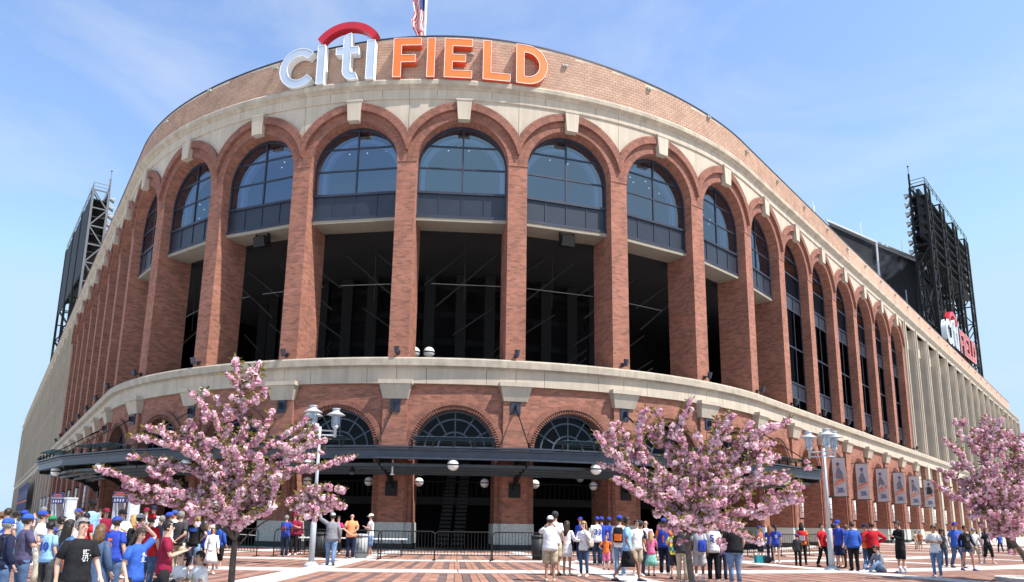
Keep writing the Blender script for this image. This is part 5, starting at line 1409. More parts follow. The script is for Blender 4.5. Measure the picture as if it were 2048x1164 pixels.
T3 = [
 ([(640,960),(530,780),(430,520),(320,340),(188,228)], -.5, .6, .25), ([(600,900),(440,700),(300,560),(155,478)], .4, .5, .25), ([(580,880),(430,760),(250,680),(92,568)], -.3, .5, .25),
 ([(640,940),(560,640),(500,380),(490,200),(532,30)], .5, .5, .25), ([(680,940),(620,640),(560,380),(590,200),(658,55)], -.3, .5, .25), ([(470,380),(420,280),(400,205)], .2, .2, 0, True), ([(440,220),(425,150)], .3, .05, .6, True), ([(580,330),(650,220),(678,165)], .2, .15, 0, True), ([(600,380),(660,290),(745,205)], .5, .2, 0, True),
 ([(700,940),(700,640),(740,420),(800,280),(830,180)], .3, .5, .25), ([(720,960),(760,700),(800,480),(860,330)], -.5, .5, .25), ([(640,900),(520,600),(420,480),(300,470),(245,465)], .9, .4, .3),
 ([(740,980),(860,760),(940,560),(980,400)], .2, .5, .25), ([(760,980),(900,820),(1020,700),(1100,560)], -.3, .5, .25), ([(620,900),(500,840),(420,860)], -.8, .3, .2), ([(600,860),(460,800),(360,770)], .6, .3, .2),
 ([(680,900),(600,720),(540,560)], -1.2, .4, .2), ([(700,900),(680,700),(640,520)], -1.3, .4, .2), ([(720,920),(780,740),(840,600)], -1.3, .4, .2), ([(700,960),(640,860),(560,820)], -1.2, .4, .2), ([(740,980),(800,880),(830,800)], -1.2, .4, .2), ([(680,980),(700,900),(720,840)], -1.3, .4, .2), ([(690,860),(720,620),(700,440)], .9, .4, .2), ([(640,800),(460,640),(350,560)], 1.0, .4, .2), ([(700,1000),(760,960),(830,930)], -1.1, .3, .2), ([(720,800),(800,640),(850,500)], 1.0, .4, .2), ([(660,860),(560,700),(480,640)], -.9, .4, .2), ([(660,820),(600,560),(620,420)], -.9, .4, .2)]
cherry('darker pink cherry tree cut off by the right edge of the picture', 21.0, (1840,820), .2491, [(900,1400,0),(850,1200,0),(760,1080,0),(700,1010,0)], T3, .075, 37, 120, dens=1.0, d_leaf=.8, fill=120)
mb = MB(); p = at_d(2066, 21.3); mb.lathe([(1.1,-.02),(1.1,.12),(1.0,.12),(1.0,.05)], 28); thing('tree_planter', 'low pale ring edging at the foot of the right cherry tree', 'planter', (p.x, p.y, 0), 0, None, mb.mesh('tree_planter', CONC, False))

# ------------------------------------------------------------------ people
C_ = dict(royal=(0.03,0.06,0.36), blue=(0.035,0.10,0.42), navy=(0.016,0.022,0.055), denim=(0.06,0.10,0.19), ldenim=(0.15,0.23,0.38), ddenim=(0.03,0.045,0.085), khaki=(0.42,0.355,0.255), sand=(0.50,0.45,0.36),
          maroon=(0.22,0.014,0.042), white=(0.74,0.735,0.76), orange=(0.74,0.15,0.03), peach=(0.80,0.30,0.14), red=(0.48,0.018,0.028), black=(0.014,0.014,0.017), char=(0.045,0.045,0.05), grey=(0.21,0.21,0.235), lgrey=(0.40,0.40,0.43),
          green=(0.02,0.22,0.09), teal=(0.22,0.48,0.42), pink=(0.70,0.16,0.33), hotpink=(0.60,0.03,0.18), lblue=(0.24,0.42,0.70), brown=(0.09,0.05,0.03), purple=(0.075,0.065,0.13), cream=(0.66,0.62,0.53), yellow=(0.80,0.62,0.05), turq=(0.20,0.58,0.68), rust=(0.30,0.10,0.04))
SK = [mat('skin_fair', (0.56,0.33,0.25), 0.55, 0, 0.06, 8), mat('skin_tan', (0.42,0.23,0.155), 0.55, 0, 0.06, 8), mat('skin_brown', (0.20,0.10,0.065), 0.5, 0, 0.06, 8), mat('skin_dark', (0.07,0.04,0.03), 0.5, 0, 0.06, 8)]
HAIR = dict(black=mat('hair_black', (0.012,0.010,0.010), 0.5, 0, .4, 30, .4), dark=mat('hair_dark_brown', (0.035,0.021,0.014), 0.5, 0, .4, 30, .4), brown=mat('hair_brown', (0.12,0.065,0.032), 0.5, 0, .4, 30, .4), grey=mat('hair_grey', (0.19,0.185,0.18), 0.6, 0, .3, 30, .4), blond=mat('hair_blond', (0.42,0.26,0.11), 0.5, 0, .4, 30, .4), red=mat('hair_auburn', (0.20,0.07,0.03), 0.5, 0, .4, 30, .4))
EYE = mat('eye_dark', (0.02,0.015,0.012), 0.2, 0, 0, 1, 0, .6); LIP = mat('lips', (0.36,0.12,0.10), 0.5)
POSE = {  # elbow, wrist for (right -x, left +x); forward is -y
 'stand': (((-.222,.03,1.13),(-.235,-.07,.90)), ((.222,.03,1.13),(.235,-.07,.90))),
 'walk': (((-.222,.10,1.14),(-.23,.06,.90)), ((.222,-.05,1.13),(.23,-.22,.95))),
 'crossed': (((-.25,-.07,1.15),(.03,-.22,1.18)), ((.25,-.07,1.15),(-.03,-.20,1.23))),
 'phone': (((-.23,-.08,1.14),(-.05,-.30,1.22)), ((.23,-.08,1.14),(.05,-.30,1.22))),
 'photo': (((-.27,-.18,1.30),(-.07,-.26,1.56)), ((.27,-.18,1.30),(.07,-.26,1.56))),
 'hips': (((-.38,.06,1.18),(-.19,-.03,1.02)), ((.38,.06,1.18),(.19,-.03,1.02))),
 'raiseL': (((.37,-.06,1.56),(.47,-.14,1.82)), ((.245,.03,1.13),(.26,-.07,.90))),
 'raise': (((-.40,-.06,1.56),(-.54,-.12,1.80)), ((.245,.03,1.13),(.26,-.07,.90))),
 'head': (((-.245,.02,1.13),(-.25,-.10,.90)), ((.36,.0,1.60),(.12,-.03,1.76))),
 'chin': (((-.24,-.06,1.14),(-.06,-.26,1.14)), ((.24,-.12,1.20),(.05,-.17,1.50))),
 'behind': (((-.26,.10,1.15),(-.06,.16,.98)), ((.26,.10,1.15),(.06,.16,.98))),
 'knees': (((-.26,-.16,1.16),(-.08,-.42,1.10)), ((.26,-.16,1.16),(.08,-.42,1.10))),
}
def ell(cx, cy, z, rx, ry, n=14): return [(cx+rx*math.cos(2*math.pi*j/n), cy+ry*math.sin(2*math.pi*j/n), z) for j in range(n)]
JOBS = []
def person(label, px, top, feet=None, d=None, face=180, pose='stand', skin=0, hair='dark', hs='short', cap=None, brim=None, shirt='white', sl='short', legs='long', lc='denim', shoe='white', bulk=1.0, num=None, H=None, look=0, lean=0.0, sleevec=None, fem=False, nod=0.0, chest=None, glasses=False, stride=0.0, hat=False, dz=0.0, capback=False, group=None, socks=False):
    p = gp(px, feet) if feet else at_d(px, d); p.z = gz(p.x, p.y)
    if H is None:
        H = (at_d(px, p.y, top).z - p.z); H = max(1.0, min(1.98, H))
        if pose != 'sit' and cap: H -= .01
    k = H/1.77
    root = thing('person', label, 'person', p, R_(face), group); root.scale = (k, k, k)
    sit = pose == 'sit'; zoff = -.80 if sit else 0.0
    arms = POSE['knees' if sit else pose]
    bw = bulk
    def up(q):            # upper body: lean forward about the hips, drop when seated
        x, y, z = q; c, s = math.cos(lean), math.sin(lean); y0, z0 = y, z-.92
        return (x, y0*c - z0*s, .92+z0*c+y0*s+zoff)
    def hd(q):            # head: nod and turn
        x, y, z = q; y0, z0 = y, z-1.54; c, s = math.cos(nod), math.sin(nod); y1, z1 = y0*c-z0*s, z0*c+y0*s
        c, s = math.cos(R_(look)), math.sin(R_(look)); return up((x*c-y1*s, x*s+y1*c, 1.54+z1))
    V = []; RR = []; E = []
    def add(q, r, par=None):
        V.append(q); RR.append(r); i = len(V)-1
        if par is not None: E.append((par, i))
        return i
    pel = add(up((0,0,.93)), (.125*bw,.10*bw)); wa = add(up((0,0,1.10)), (.115*bw,.085*bw), pel); ch = add(up((0,0,1.29)), (.135*bw,.095*bw), wa); nb = add(up((0,.01,1.43)), (.075,.06), ch)
    nk = add(hd((0,.005,1.52)), (.05,.05), nb); jw = add(hd((0,-.018,1.585)), (.058,.068), nk); cr = add(hd((0,-.002,1.665)), (.074,.088), jw); add(hd((0,.0,1.72)), (.052,.062), cr)
    AR = []
    for sg, (el, wr) in zip((-1, 1), arms):
        if pose == 'raiseL' : sgx = 1 if el[0] > 0.3 else 1
        shp = (sg*.162*(.9+.1*bw)*(.92 if fem else 1), 0, 1.40)
        if pose == 'raiseL':  # right-hand tuple describes the left arm there
            shp = (.162,0,1.40) if el[0] > .3 else (-.162,0,1.40)
            if el[0] <= .3: el, wr = (-el[0], el[1], el[2]), (-wr[0], wr[1], wr[2])
        f = 1+(bw-1)*.6; el = (el[0]*f if abs(el[0]) > .2 else el[0], el[1], el[2])
        S, E1, W = up(shp), up(el), up(wr)
        i = add(S, (.048*bw,.048*bw), ch); j = add(E1, (.037*bw,.037*bw), i); w = add(W, (.028,.028), j)
        dv = (Vector(W)-Vector(E1)).normalized(); side = dv.cross(Vector((0,0,1)))
        if side.length < .1: side = Vector((0,1,0))
        side.normalize(); nrm = dv.cross(side)
        pm = add(tuple(Vector(W)+dv*.075), (.034,.020), w)
        for t, ln in zip((-1.5,-.5,.5,1.5), (.062,.074,.07,.055)):
            a = add(tuple(Vector(W)+dv*(.10+ln*.45)+side*.016*t-nrm*.004), (.0085,.0085), pm); add(tuple(Vector(W)+dv*(.10+ln*.85)+side*.017*t-nrm*.026), (.007,.007), a)
        a = add(tuple(Vector(W)+dv*.055+side*.038), (.010,.010), w); add(tuple(Vector(W)+dv*.095+side*.046-nrm*.014), (.008,.008), a)
        AR.append((S, E1, W))
    LG = []
    for sg in (-1, 1):
        if sit: hip, kn, an, toe = (sg*.10,-.02,.10), (sg*.30,-.36,.36), (sg*.10,-.62,.07), (sg*.08,-.80,.05)
        else:
            st = stride*sg; hip = (sg*.095*bw**.5, 0, .88); kn = (sg*.10, -.06*abs(stride)-st*.22-.015, .49); an = (sg*.105, .02-st*.36+ (.05 if st < 0 else 0), .085+(.05 if st < -.3 else 0)); toe = (sg*.125, an[1]-.15, .035)
        i = add(hip, (.082*bw,.082*bw), pel); j = add(kn, (.054,.054), i); a = add(an, (.036,.036), j); add(toe, (.034,.028), a); LG.append((hip, kn, an, toe))
    me = bpy.data.meshes.new('body'); me.from_pydata(V, E, []); body = bpy.data.objects.new('body', me); COL.objects.link(body); body.parent = root
    sm = body.modifiers.new('Skin', 'SKIN'); sm.use_smooth_shade = True; sm.branch_smoothing = .6
    if not me.skin_vertices: me.attributes
    sv = me.skin_vertices[0].data
    for q, r in zip(sv, RR): q.radius = r
    sv[0].use_root = True
    ss = body.modifiers.new('Subdivision', 'SUBSURF'); ss.levels = 1; ss.render_levels = 1
    # face features joined to the body after baking
    fm = MB()
    def blob(c, r, sc=(1,1,1), m=0, n=8, kk=5):
        i0 = len(fm.v); fm.sphere((0,0,0), r, n, kk, m, sc)
        fm.v[i0:] = [hd((c[0]+x, c[1]+y, c[2]+z)) for x, y, z in fm.v[i0:]]
    blob((0,-.098,1.628), .016, (.8,1,1.5)); 
    for sx in (-1, 1):
        blob((sx*.077,.004,1.635), .022, (.4,.8,1.4)); blob((sx*.031,-.083,1.652), .0125, (1.2,.6,.7), 1)
        blob((sx*.031,-.086,1.672), .014, (1.5,.5,.3), 3)
    blob((0,-.090,1.588), .02, (1.3,.4,.3), 2)
    if glasses:
        for sx in (-1, 1): blob((sx*.033,-.092,1.652), .025, (1.15,.35,.8), 1)
    hm = HAIR.get(hair, HAIR['dark'])
    JOBS.append((body, fm, [SK[skin], EYE, LIP, hm]))
    # hair
    if hs != 'bald' or cap:
        hb = MB(); n, kk = 16, 9; cz = 1.668; grid = {}
        low = {'short': 1.585, 'long': 1.56, 'pony': 1.57, 'curly': 1.54, 'bald': 1.60, 'bob': 1.55}[hs]; ex = .012 + (.03 if hs == 'curly' else 0)
        for a in range(kk+1):
            ph = math.pi*.5*a/ (kk) if False else math.pi*(a/kk)*.80
            for j in range(n):
                th = 2*math.pi*j/n; x = (.081+ex)*math.sin(ph)*math.cos(th); y = .006+(.098+ex)*math.sin(ph)*math.sin(th); z = cz+(.098+ex*.8)*math.cos(ph)
                grid[a, j] = (x, y, z)
        for a in range(kk):
            for j in range(n):
                q = [grid[a,j], grid[a+1,j], grid[a+1,(j+1)%n], grid[a,(j+1)%n]]; cy = sum(t[1] for t in q)/4; czz = sum(t[2] for t in q)/4
                if hs == 'bald' and czz > 1.68: continue
                if czz < low or (cy < -.045 and czz < 1.715) or (cy < -.01 and czz < 1.63): continue
                hb.face([hd(t) for t in q])
        if hs in ('long', 'bob'):
            L = 1.26 if hs == 'long' else 1.42
            rings = [[hd((.094*w*math.cos(t), .02+.098*w*math.sin(t)+yb, z)) for t in [math.pi*(-.12+1.24*j/11) for j in range(12)]] + [hd((.08*w*math.cos(t), .02+.06*w*math.sin(t)+yb, z)) for t in [math.pi*(1.12-1.24*j/11) for j in range(12)]] for z, w, yb in ((1.70,.9,0),(1.62,1.06,0),(1.52,1.08,.01),(1.42,1.1,.03),(L,.75,.045))]
            hb.loft(rings)
        if hs == 'pony': hb.tube([hd((0,.09,1.70)), hd((0,.15,1.66)), hd((0,.15,1.52)), hd((0,.12,1.36))], [.03,.04,.038,.012], 8)
        if hs == 'curly':
            rn = random.Random(len(label))
            for _ in range(70):
                t = math.pi*rn.uniform(-.15,1.15); z = rn.uniform(1.42,1.74); r0 = .10 if z < 1.66 else .08
                hb.sphere(hd((r0*1.1*math.cos(t), .02+r0*1.05*math.sin(t), z)), rn.uniform(.022,.036), 6, 4)
        if hb.v:
            rh = random.Random(label); jit = {}
            def jt(v):
                kx = tuple(round(c, 4) for c in v)
                if kx not in jit: jit[kx] = tuple(c+rh.uniform(-.006, .006) for c in v)
                return jit[kx]
            hb.v = [jt(v) for v in hb.v]
        if hb.v: link('hair', hb.mesh('hair', hm, True), root)
    if cap:
        cb = MB(); n = 18; cm = cmat(C_[cap]); rings = []
        for z, f in ((1.672,1.04),(1.70,1.04),(1.735,.94),(1.762,.72),(1.779,.36),(1.782,.05)): rings.append([hd((.089*f*math.cos(2*math.pi*j/n), .004+.107*f*math.sin(2*math.pi*j/n), z)) for j in range(n)])
        cb.loft(rings); link('hat' if hat else 'cap', cb.mesh('cap', cm, True), root)
        bb = MB(); br = brim or cap; dirs = 1 if capback else -1
        if hat: rg = [[hd((rx*math.cos(2*math.pi*j/n), .004+rx*1.15*math.sin(2*math.pi*j/n), z)) for j in range(n)] for rx, z in ((.09,1.69),(.135,1.675),(.135,1.668),(.09,1.675))]; bb.loft(rg, 0, False)
        else:
            A = [hd((.085*math.sin(t), dirs*(.085*math.cos(t)+.02), 1.683)) for t in [R_(-75+150*j/8) for j in range(9)]]; B = [hd((.082*math.sin(t), dirs*(.10*math.cos(t)+.088), 1.668)) for t in [R_(-75+150*j/8) for j in range(9)]]
            for j in range(8):
                bb.face([A[j],A[j+1],B[j+1],B[j]]); a2 = [tuple(Vector(q)-Vector((0,0,.008))) for q in (A[j],A[j+1],B[j+1],B[j])]; bb.face(a2[::-1])
        link('brim', bb.mesh('brim', cmat(C_[br])), root)
    # shirt
    sb = MB(); f = bw; w = .94 if fem else 1.0; dress = legs == 'dress'
    prof = [(.83,.186,.143),(.93,.184,.140),(1.02,.166 if not fem else .152,.124),(1.14,.163 if not fem else .142,.122),(1.26,.172,.128),(1.35,.178,.120),(1.405,.165,.096),(1.445,.112,.076),(1.475,.066,.062)]
    if dress: prof = [(.60,.20,.17),(.74,.195,.16)] + prof
    if bw > 1.12: prof = [(z, rx, ry*(1.12 if z < 1.2 else 1)) for z, rx, ry in prof]
    rn = random.Random(label)
    sb.loft([[up((x*f*w*(1+.02*math.sin(3*j+z*9)), (y*f)*(1+.03*math.sin(5*j+z*13)), z)) for j, (x, y, _) in enumerate(ell(0,.004,z,rx,ry,18))] for z, rx, ry in prof])
    if sl != 'none':
        for S, E1, W in AR:
            S, E1, W = Vector(S), Vector(E1), Vector(W); inn = Vector((S.x*.55, S.y, S.z-.01))
            if sl == 'short': pts = [inn, S, S.lerp(E1,.45), S.lerp(E1,.72)]; rd = [.055*f,.064*f,.063*f,.066*f]
            else: pts = [inn, S, S.lerp(E1,.5), E1, E1.lerp(W,.5), E1.lerp(W,.93)]; rd = [.055*f,.066*f,.062*f,.056*f,.050*f,.040*f]
            if sleevec: link('sleeve', (lambda q: (q.tube([tuple(t) for t in pts[1:]], rd[1:], 12), q.mesh('sleeve', cmat(C_[sleevec]), True))[1])(MB()), root)
            else: sb.tube([tuple(t) for t in pts], rd, 12)
    shirt_o = link('dress' if dress else ('jacket' if sl == 'long' else 'shirt'), sb.mesh('shirt', cmat(C_[shirt]) if isinstance(shirt, str) else shirt, True), root)
    # trousers, shorts, skirt
    if not dress:
        tb = MB(); z0 = .80 if not sit else .06; pr = [(.78,.160,.116),(.86,.166,.120),(.93,.160,.116),(.97,.135,.100)]
        if sit: tb.loft([[(x*f, y*f, max(.02, z-.80)) for x, y, _ in ell(0,0,z,rx*1.05,ry*1.2)] for z, rx, ry in ((.82,.15,.13),(.88,.17,.14),(1.0,.155,.12))])
        else: tb.loft([[(x*f*w, y*f, z) for x, y, _ in ell(0,.004,z,rx,ry)] for z, rx, ry in pr])
        if legs == 'skirt': tb.loft([[(x*f, y*f, z) for x, y, _ in ell(0,.0,z,rx,ry,18)] for z, rx, ry in ((.40,.27,.22),(.60,.23,.18),(.82,.185,.14),(1.0,.15,.11))])
        else:
            for hip, kn, an, toe in LG:
                h, k_, a_ = Vector(hip), Vector(kn), Vector(an); top_ = h+Vector((0,0,.02)) if not sit else h
                if legs == 'long': pts = [top_, h.lerp(k_,.5), k_, k_.lerp(a_,.5), a_+Vector((0,.01,-.03))]; rd = [.098*f,.088*f,.070*f**.5,.066,.062]
                elif legs == 'capri': pts = [top_, h.lerp(k_,.5), k_, k_.lerp(a_,.45)]; rd = [.098*f,.09*f,.074,.066]
                elif legs == 'tight': pts = [top_, h.lerp(k_,.5), k_, k_.lerp(a_,.5), a_]; rd = [.092*f,.08*f,.06,.054,.044]
                elif legs == 'mini': pts = [top_, h.lerp(k_,.25), h.lerp(k_,.38)]; rd = [.098*f,.098*f,.094]
                else: pts = [top_, h.lerp(k_,.4), h.lerp(k_,.8), k_+Vector((0,0,-.03))]; rd = [.10*f,.10*f,.096*f,.094*f]
                tb.tube([tuple(t) for t in pts], rd, 12)
        link({'long':'trousers','capri':'trousers','tight':'trousers','skirt':'skirt'}.get(legs, 'shorts'), tb.mesh('trousers', cmat(C_[lc]), True), root)
    for hip, kn, an, toe in LG:
        fb = MB(); a_, t_ = Vector(an), Vector(toe); dirv = (t_-a_); dirv.z = 0; dirv.normalize(); heel = Vector((a_.x, a_.y, t_.z))-dirv*.05; tip = heel+dirv*.27; sd_ = Vector((-dirv.y, dirv.x, 0))
        zz = t_.z
        rings = []
        for q, wd, ht in ((0,.03,.07),(.12,.042,.085),(.3,.044,.085),(.55,.046,.06),(.8,.048,.045),(1,.026,.03)):
            c = heel.lerp(tip, q); rings.append([tuple(c+sd_*wd*math.cos(t)+Vector((0,0,max(-.034,-.034+ (ht+.0)*(.5+.5*math.sin(t)))))) for t in [2*math.pi*j/10 for j in range(10)]])
        fb.loft(rings); link('shoe', fb.mesh('shoe', cmat(C_[shoe], .6), True), root)
        if socks:
            kb = MB(); kb.tube([tuple(a_), tuple(a_.lerp(Vector(kn),.35))], [.045,.052], 10); link('sock', kb.mesh('sock', cmat(C_['white']), True), root)
    # numbers and prints lie on the cloth
    def onbody(me, z0, side, name):
        for v in me.vertices:
            x, z = v.co.x, v.co.z; rx, ry = .19*f*w, .135*f*(1.1 if bw > 1.12 else 1.0); y = ry*math.sqrt(max(.05, 1-(x/rx)**2))+.012
            q = up((x, -y, z+z0)) if side < 0 else up((-x, y, z+z0)); v.co = q
        me.update(); link(name, me, shirt_o)
    if num: onbody(text_mesh(num[0], num[3] if len(num) > 3 else .24, cmat(C_[num[1]]), 'lettering', .01), num[2] if len(num) > 2 else 1.19, 1, 'lettering')
    if chest:      # printed lettering-like motif on the front
        cm2 = MB(); rn2 = random.Random(label+'c'); cmx = .05 if chest in ('white',) else 0.0
        for i in range(7):
            z = .075-.024*i
            for j in range(rn2.randint(2, 4)):
                x = cmx-.055+.03*j+rn2.uniform(-.01,.01); a, b = rn2.uniform(.006,.013), rn2.uniform(.004,.010)
                cm2.face([(x-a,0,z-b),(x+a,0,z-b),(x+a*.8,0,z+b),(x-a*.7,0,z+b)])
        onbody(cm2.mesh('chest_print', cmat(C_[chest])), 1.24, -1, 'chest_print')
    root['_up'] = 0; del root['_up']
    return root
def backpack(who, label, col, name='backpack', trim=None, size=1.0, side=1, z=1.2, x=0.0, y=.19):
    r = thing(name, label, 'bag', who.location, who.rotation_euler.z); r.scale = who.scale
    mb = MB(); S = size
    rings = [[(x+sx*.15*S*w, y*side+sy*.085*S*w, z+dz*S) for sx, sy in ((-1,-.6),(-.6,-1),(.6,-1),(1,-.6),(1,.6),(.6,1),(-.6,1),(-1,.6))] for dz, w in ((-.23,.75),(-.2,1),(0,1.04),(.15,.95),(.22,.6))]
    mb.loft(rings); b = link('pack', mb.mesh('pack', cmat(C_[col]), True), r)
    mb = MB()
    for sx in (-1, 1): mb.tube([(x+sx*.10*S, y*side*.6, z+.20*S), (x+sx*.11*S, -side*.02, z+.27), (x+sx*.12*S, -side*.165, z+.12), (x+sx*.13*S, -side*.12, z-.12), (x+sx*.13*S, y*side*.7, z-.18*S)], .016, 6)
    link('strap', mb.mesh('strap', cmat(C_[trim or col])), r)
    mb = MB(); yy = y*side+side*.10*S
    rr = [[(x+sx*.11*S, yy+side*sy*.03, z-.08*S+dz*S) for sx, sy in ((-1,0),(-.8,1),(.8,1),(1,0))] for dz in (-.1,.1)]
    mb.loft(rr); link('pocket', mb.mesh('pocket', cmat(C_[trim or col])), r)
    return r
def handbag(who, label, col, x=.3, z=.95, y=-.05):
    r = thing('handbag', label, 'bag', who.location, who.rotation_euler.z); r.scale = who.scale
    mb = MB(); mb.loft([[(x+.07*w*math.cos(t), y+.19*w*math.sin(t), z+dz) for t in [2*math.pi*j/12 for j in range(12)]] for dz, w in ((-.14,.7),(-.1,1),(.05,1),(.13,.8))]); link('pouch', mb.mesh('pouch', cmat(C_[col]), True), r)
    mb = MB(); mb.tube([(x, y-.14, z+.12), (x-.02, y-.1, z+.33), (x-.06, y, z+.46), (x-.02, y+.1, z+.33), (x, y+.14, z+.12)], .014, 6); link('strap', mb.mesh('strap', cmat(C_[col])), r)
P = person
# ---- left crowd, back to front
P('person at the far left edge with brown hair in the crowd', 2, 1023, d=19, hair='brown', shirt='grey', face=170)
j4 = P('person in a white jersey with a blue 4 at the far left', 13, 1016, d=18.5, hair='dark', shirt='white', num=('4','blue',1.15,.3), face=188)
P('person in royal blue with cap, arms raised to the head, far left', 46, 1020, d=20, cap='royal', hair='black', shirt='lblue', pose='photo', face=150)
P('grey haired head deep in the left crowd, behind the white shirted person', 84, 1013, d=24, hair='grey', shirt='grey', face=185)
P('person in green cap in the left crowd', 104, 1031, d=17.5, cap='green', shirt='royal', face=150)
P('dark capped person behind the far left jersey', 29, 1024, d=24, cap='black', shirt='grey', face=170)
P('tall person in a black hat and pale blue shirt above the left crowd', 181, 1002, d=21, cap='black', hat=True, skin=3, shirt='lblue', sl='long', face=70, H=1.96)
P('person in blue and orange cap left of the black hatted person', 154, 1017, d=22, cap='royal', brim='orange', hair='grey', shirt='lgrey', face=120)
P('dark haired person under the black hatted person', 172, 1025, d=19, hair='black', shirt='red', face=170)
P('person with dark hair beside the maroon jacket, left crowd', 197, 1018, d=23, hair='dark', shirt='cream', face=40)
P('person in maroon cap and maroon jacket in the left crowd', 210, 1016, d=22, cap='maroon', shirt='maroon', sl='long', face=60, bulk=1.05)
P('person in dark headband cap and white shirt, arms folded, left crowd', 243, 1018, d=18, cap='black', shirt='white', pose='crossed', face=60, glasses=True, bulk=1.15, lc='khaki')
P('person with light brown long hair behind the grey cap', 267, 1028, d=20, hair='blond', hs='long', shirt='orange', fem=True)
P('person in maroon cap beside the blue gate sign', 291, 1015, d=25, cap='maroon', shirt='maroon', face=0)
P('person in navy cap and white shirt beyond the red cap', 305, 1011, d=25, cap='navy', shirt='white', face=30)
P('grey haired person with a white backpack strap', 324, 1031, d=20, hair='grey', shirt='navy', face=160)
P('person in blue and orange cap and white long sleeves, left crowd', 338, 1024, d=18, cap='royal', brim='orange', shirt='white', sl='long', face=120, lc='sand')
P('person in plain blue cap behind the white long sleeves', 348, 1020, d=23, cap='blue', shirt='white', face=170)
P('balding person in black shirt and patterned khaki trousers', 361, 1022, d=19, hair='grey', shirt='char', lc='khaki', pose='behind', face=165, bulk=1.05)
P('person with curly blond hair in black and blue DAD tee', 392, 1028, d=19.5, hair='blond', hs='curly', shirt='black', num=('DAD','blue',1.3,.12), legs='capri', lc='ldenim', pose='hips', fem=True, bulk=1.12, face=172)
P('person in royal blue jacket holding a phone, behind the cherry trunk', 416, 1044, d=21, hair='brown', hs='bob', shirt='royal', sl='long', lc='black', pose='phone', fem=True, face=120)
P('child in white top and skirt behind the cherry trunk', 428, 1072, d=20, H=1.25, hair='blond', hs='long', shirt='white', sl='long', legs='skirt', lc='white', fem=True, face=30)
tq = P('person in blue jacket with a turquoise hood left of the cherry trunk', 444, 1041, d=22, cap='turq', hat=True, shirt='blue', sl='long', legs='capri', lc='black', face=150, bulk=1.1)
P('person with brown hair and white shirt in the middle of the left crowd', 158, 1029, d=16.5, hair='dark', hs='short', shirt='white', face=170)
P('person in royal cap and white shirt, khaki trousers, left crowd', 84, 1021, d=16, cap='royal', brim='orange', shirt='white', lc='sand', face=120, bulk=1.1)
P('young person in blue and white jersey left of the backpack', 103, 1042, d=14.5, hair='black', shirt='lblue', face=165, num=('10','royal',1.18,.26), lc='char')
bp = P('dark haired person in grey shirt wearing a dark backpack, left crowd', 124, 1032, d=15.2, hair='black', shirt='grey', face=130, lc='char')
backpack(bp, 'dark green grey backpack on the grey shirted person', 'char', trim='black')
gb = P('person in grey cap and blue shirt wearing a black backpack', 281, 1027, d=16.2, cap='lgrey', hair='black', shirt='royal', face=120, glasses=True)
backpack(gb, 'black backpack with turquoise trim on the grey capped person', 'black', trim='turq')
P('person in red cap and red shirt seen from behind', 303, 1027, d=15.4, cap='red', shirt='red', face=165, bulk=1.15)
P('person in blue tee with an orange 5, seen from behind', 234, 1032, d=14.3, cap='royal', shirt='royal', num=('5','orange',1.2,.27), face=172, bulk=1.12, lc='denim')
P('person in blue cap and dark purple tee, arms crossed, left', 55, 1027, d=13.6, cap='blue', shirt='purple', pose='crossed', face=140, bulk=1.12, lc='denim', num=('* *','lblue',1.22,.12))
nh = P('person in navy hoodie and blue cap at the left edge', 17, 1035, d=13.0, cap='blue', hair='grey', shirt='navy', sl='long', face=150, bulk=1.08, lc='denim')
backpack(nh, 'black backpack with a white tag on the navy hoodie', 'black', trim='char')
dj = P('person with black hair in a denim jacket carrying a brown bag', 141, 1039, d=12.6, hair='black', hs='long', shirt=mat('denim_cloth', (0.055,0.12,0.26), .85, 0, .25, 20, .3), sl='long', face=140, fem=True, pose='phone', lc='black', bulk=1.08)
handbag(dj, 'brown patterned handbag held by the person in the denim jacket', 'rust', x=-.22, z=.98)
P('person with brown bobbed hair in a sparkly dark denim dress', 204, 1047, d=12.4, hair='brown', hs='bob', shirt=mat('sparkle_denim', (0.05,0.085,0.17), .7, 0, .5, 60, .3), sl='long', legs='dress', face=170, fem=True, bulk=1.1)
P('large grey haired person in black tee walking past at the left front', 166, 1035, d=10.4, hair='grey', shirt='black', face=52, pose='walk', bulk=1.08, chest='white', stride=.5, lc='black', look=10)
P('person with long dark hair in a bright blue tee, hand on head', 281, 1054, d=11.8, hair='dark', hs='long', shirt='blue', face=68, pose='head', fem=True, nod=.35, chest='white', lc='black')
P('person in maroon tee and black shorts, hands together', 337, 1041, d=12.6, hair='black', shirt='maroon', face=115, pose='phone', legs='shorts', lc='black')
P('seated person with sunglasses and white tee under the cherry tree', 371, 1103, d=14.8, pose='sit', hair='black', hs='pony', shirt='white', face=-30, glasses=True, fem=True, H=1.68, nod=-.25, lc='char')
P('seated person in white printed tee leaning on the knees', 414, 1101, d=14.7, pose='sit', hair='black', shirt='white', face=-38, H=1.72, skin=1, lc='khaki', chest='grey', lean=.12)
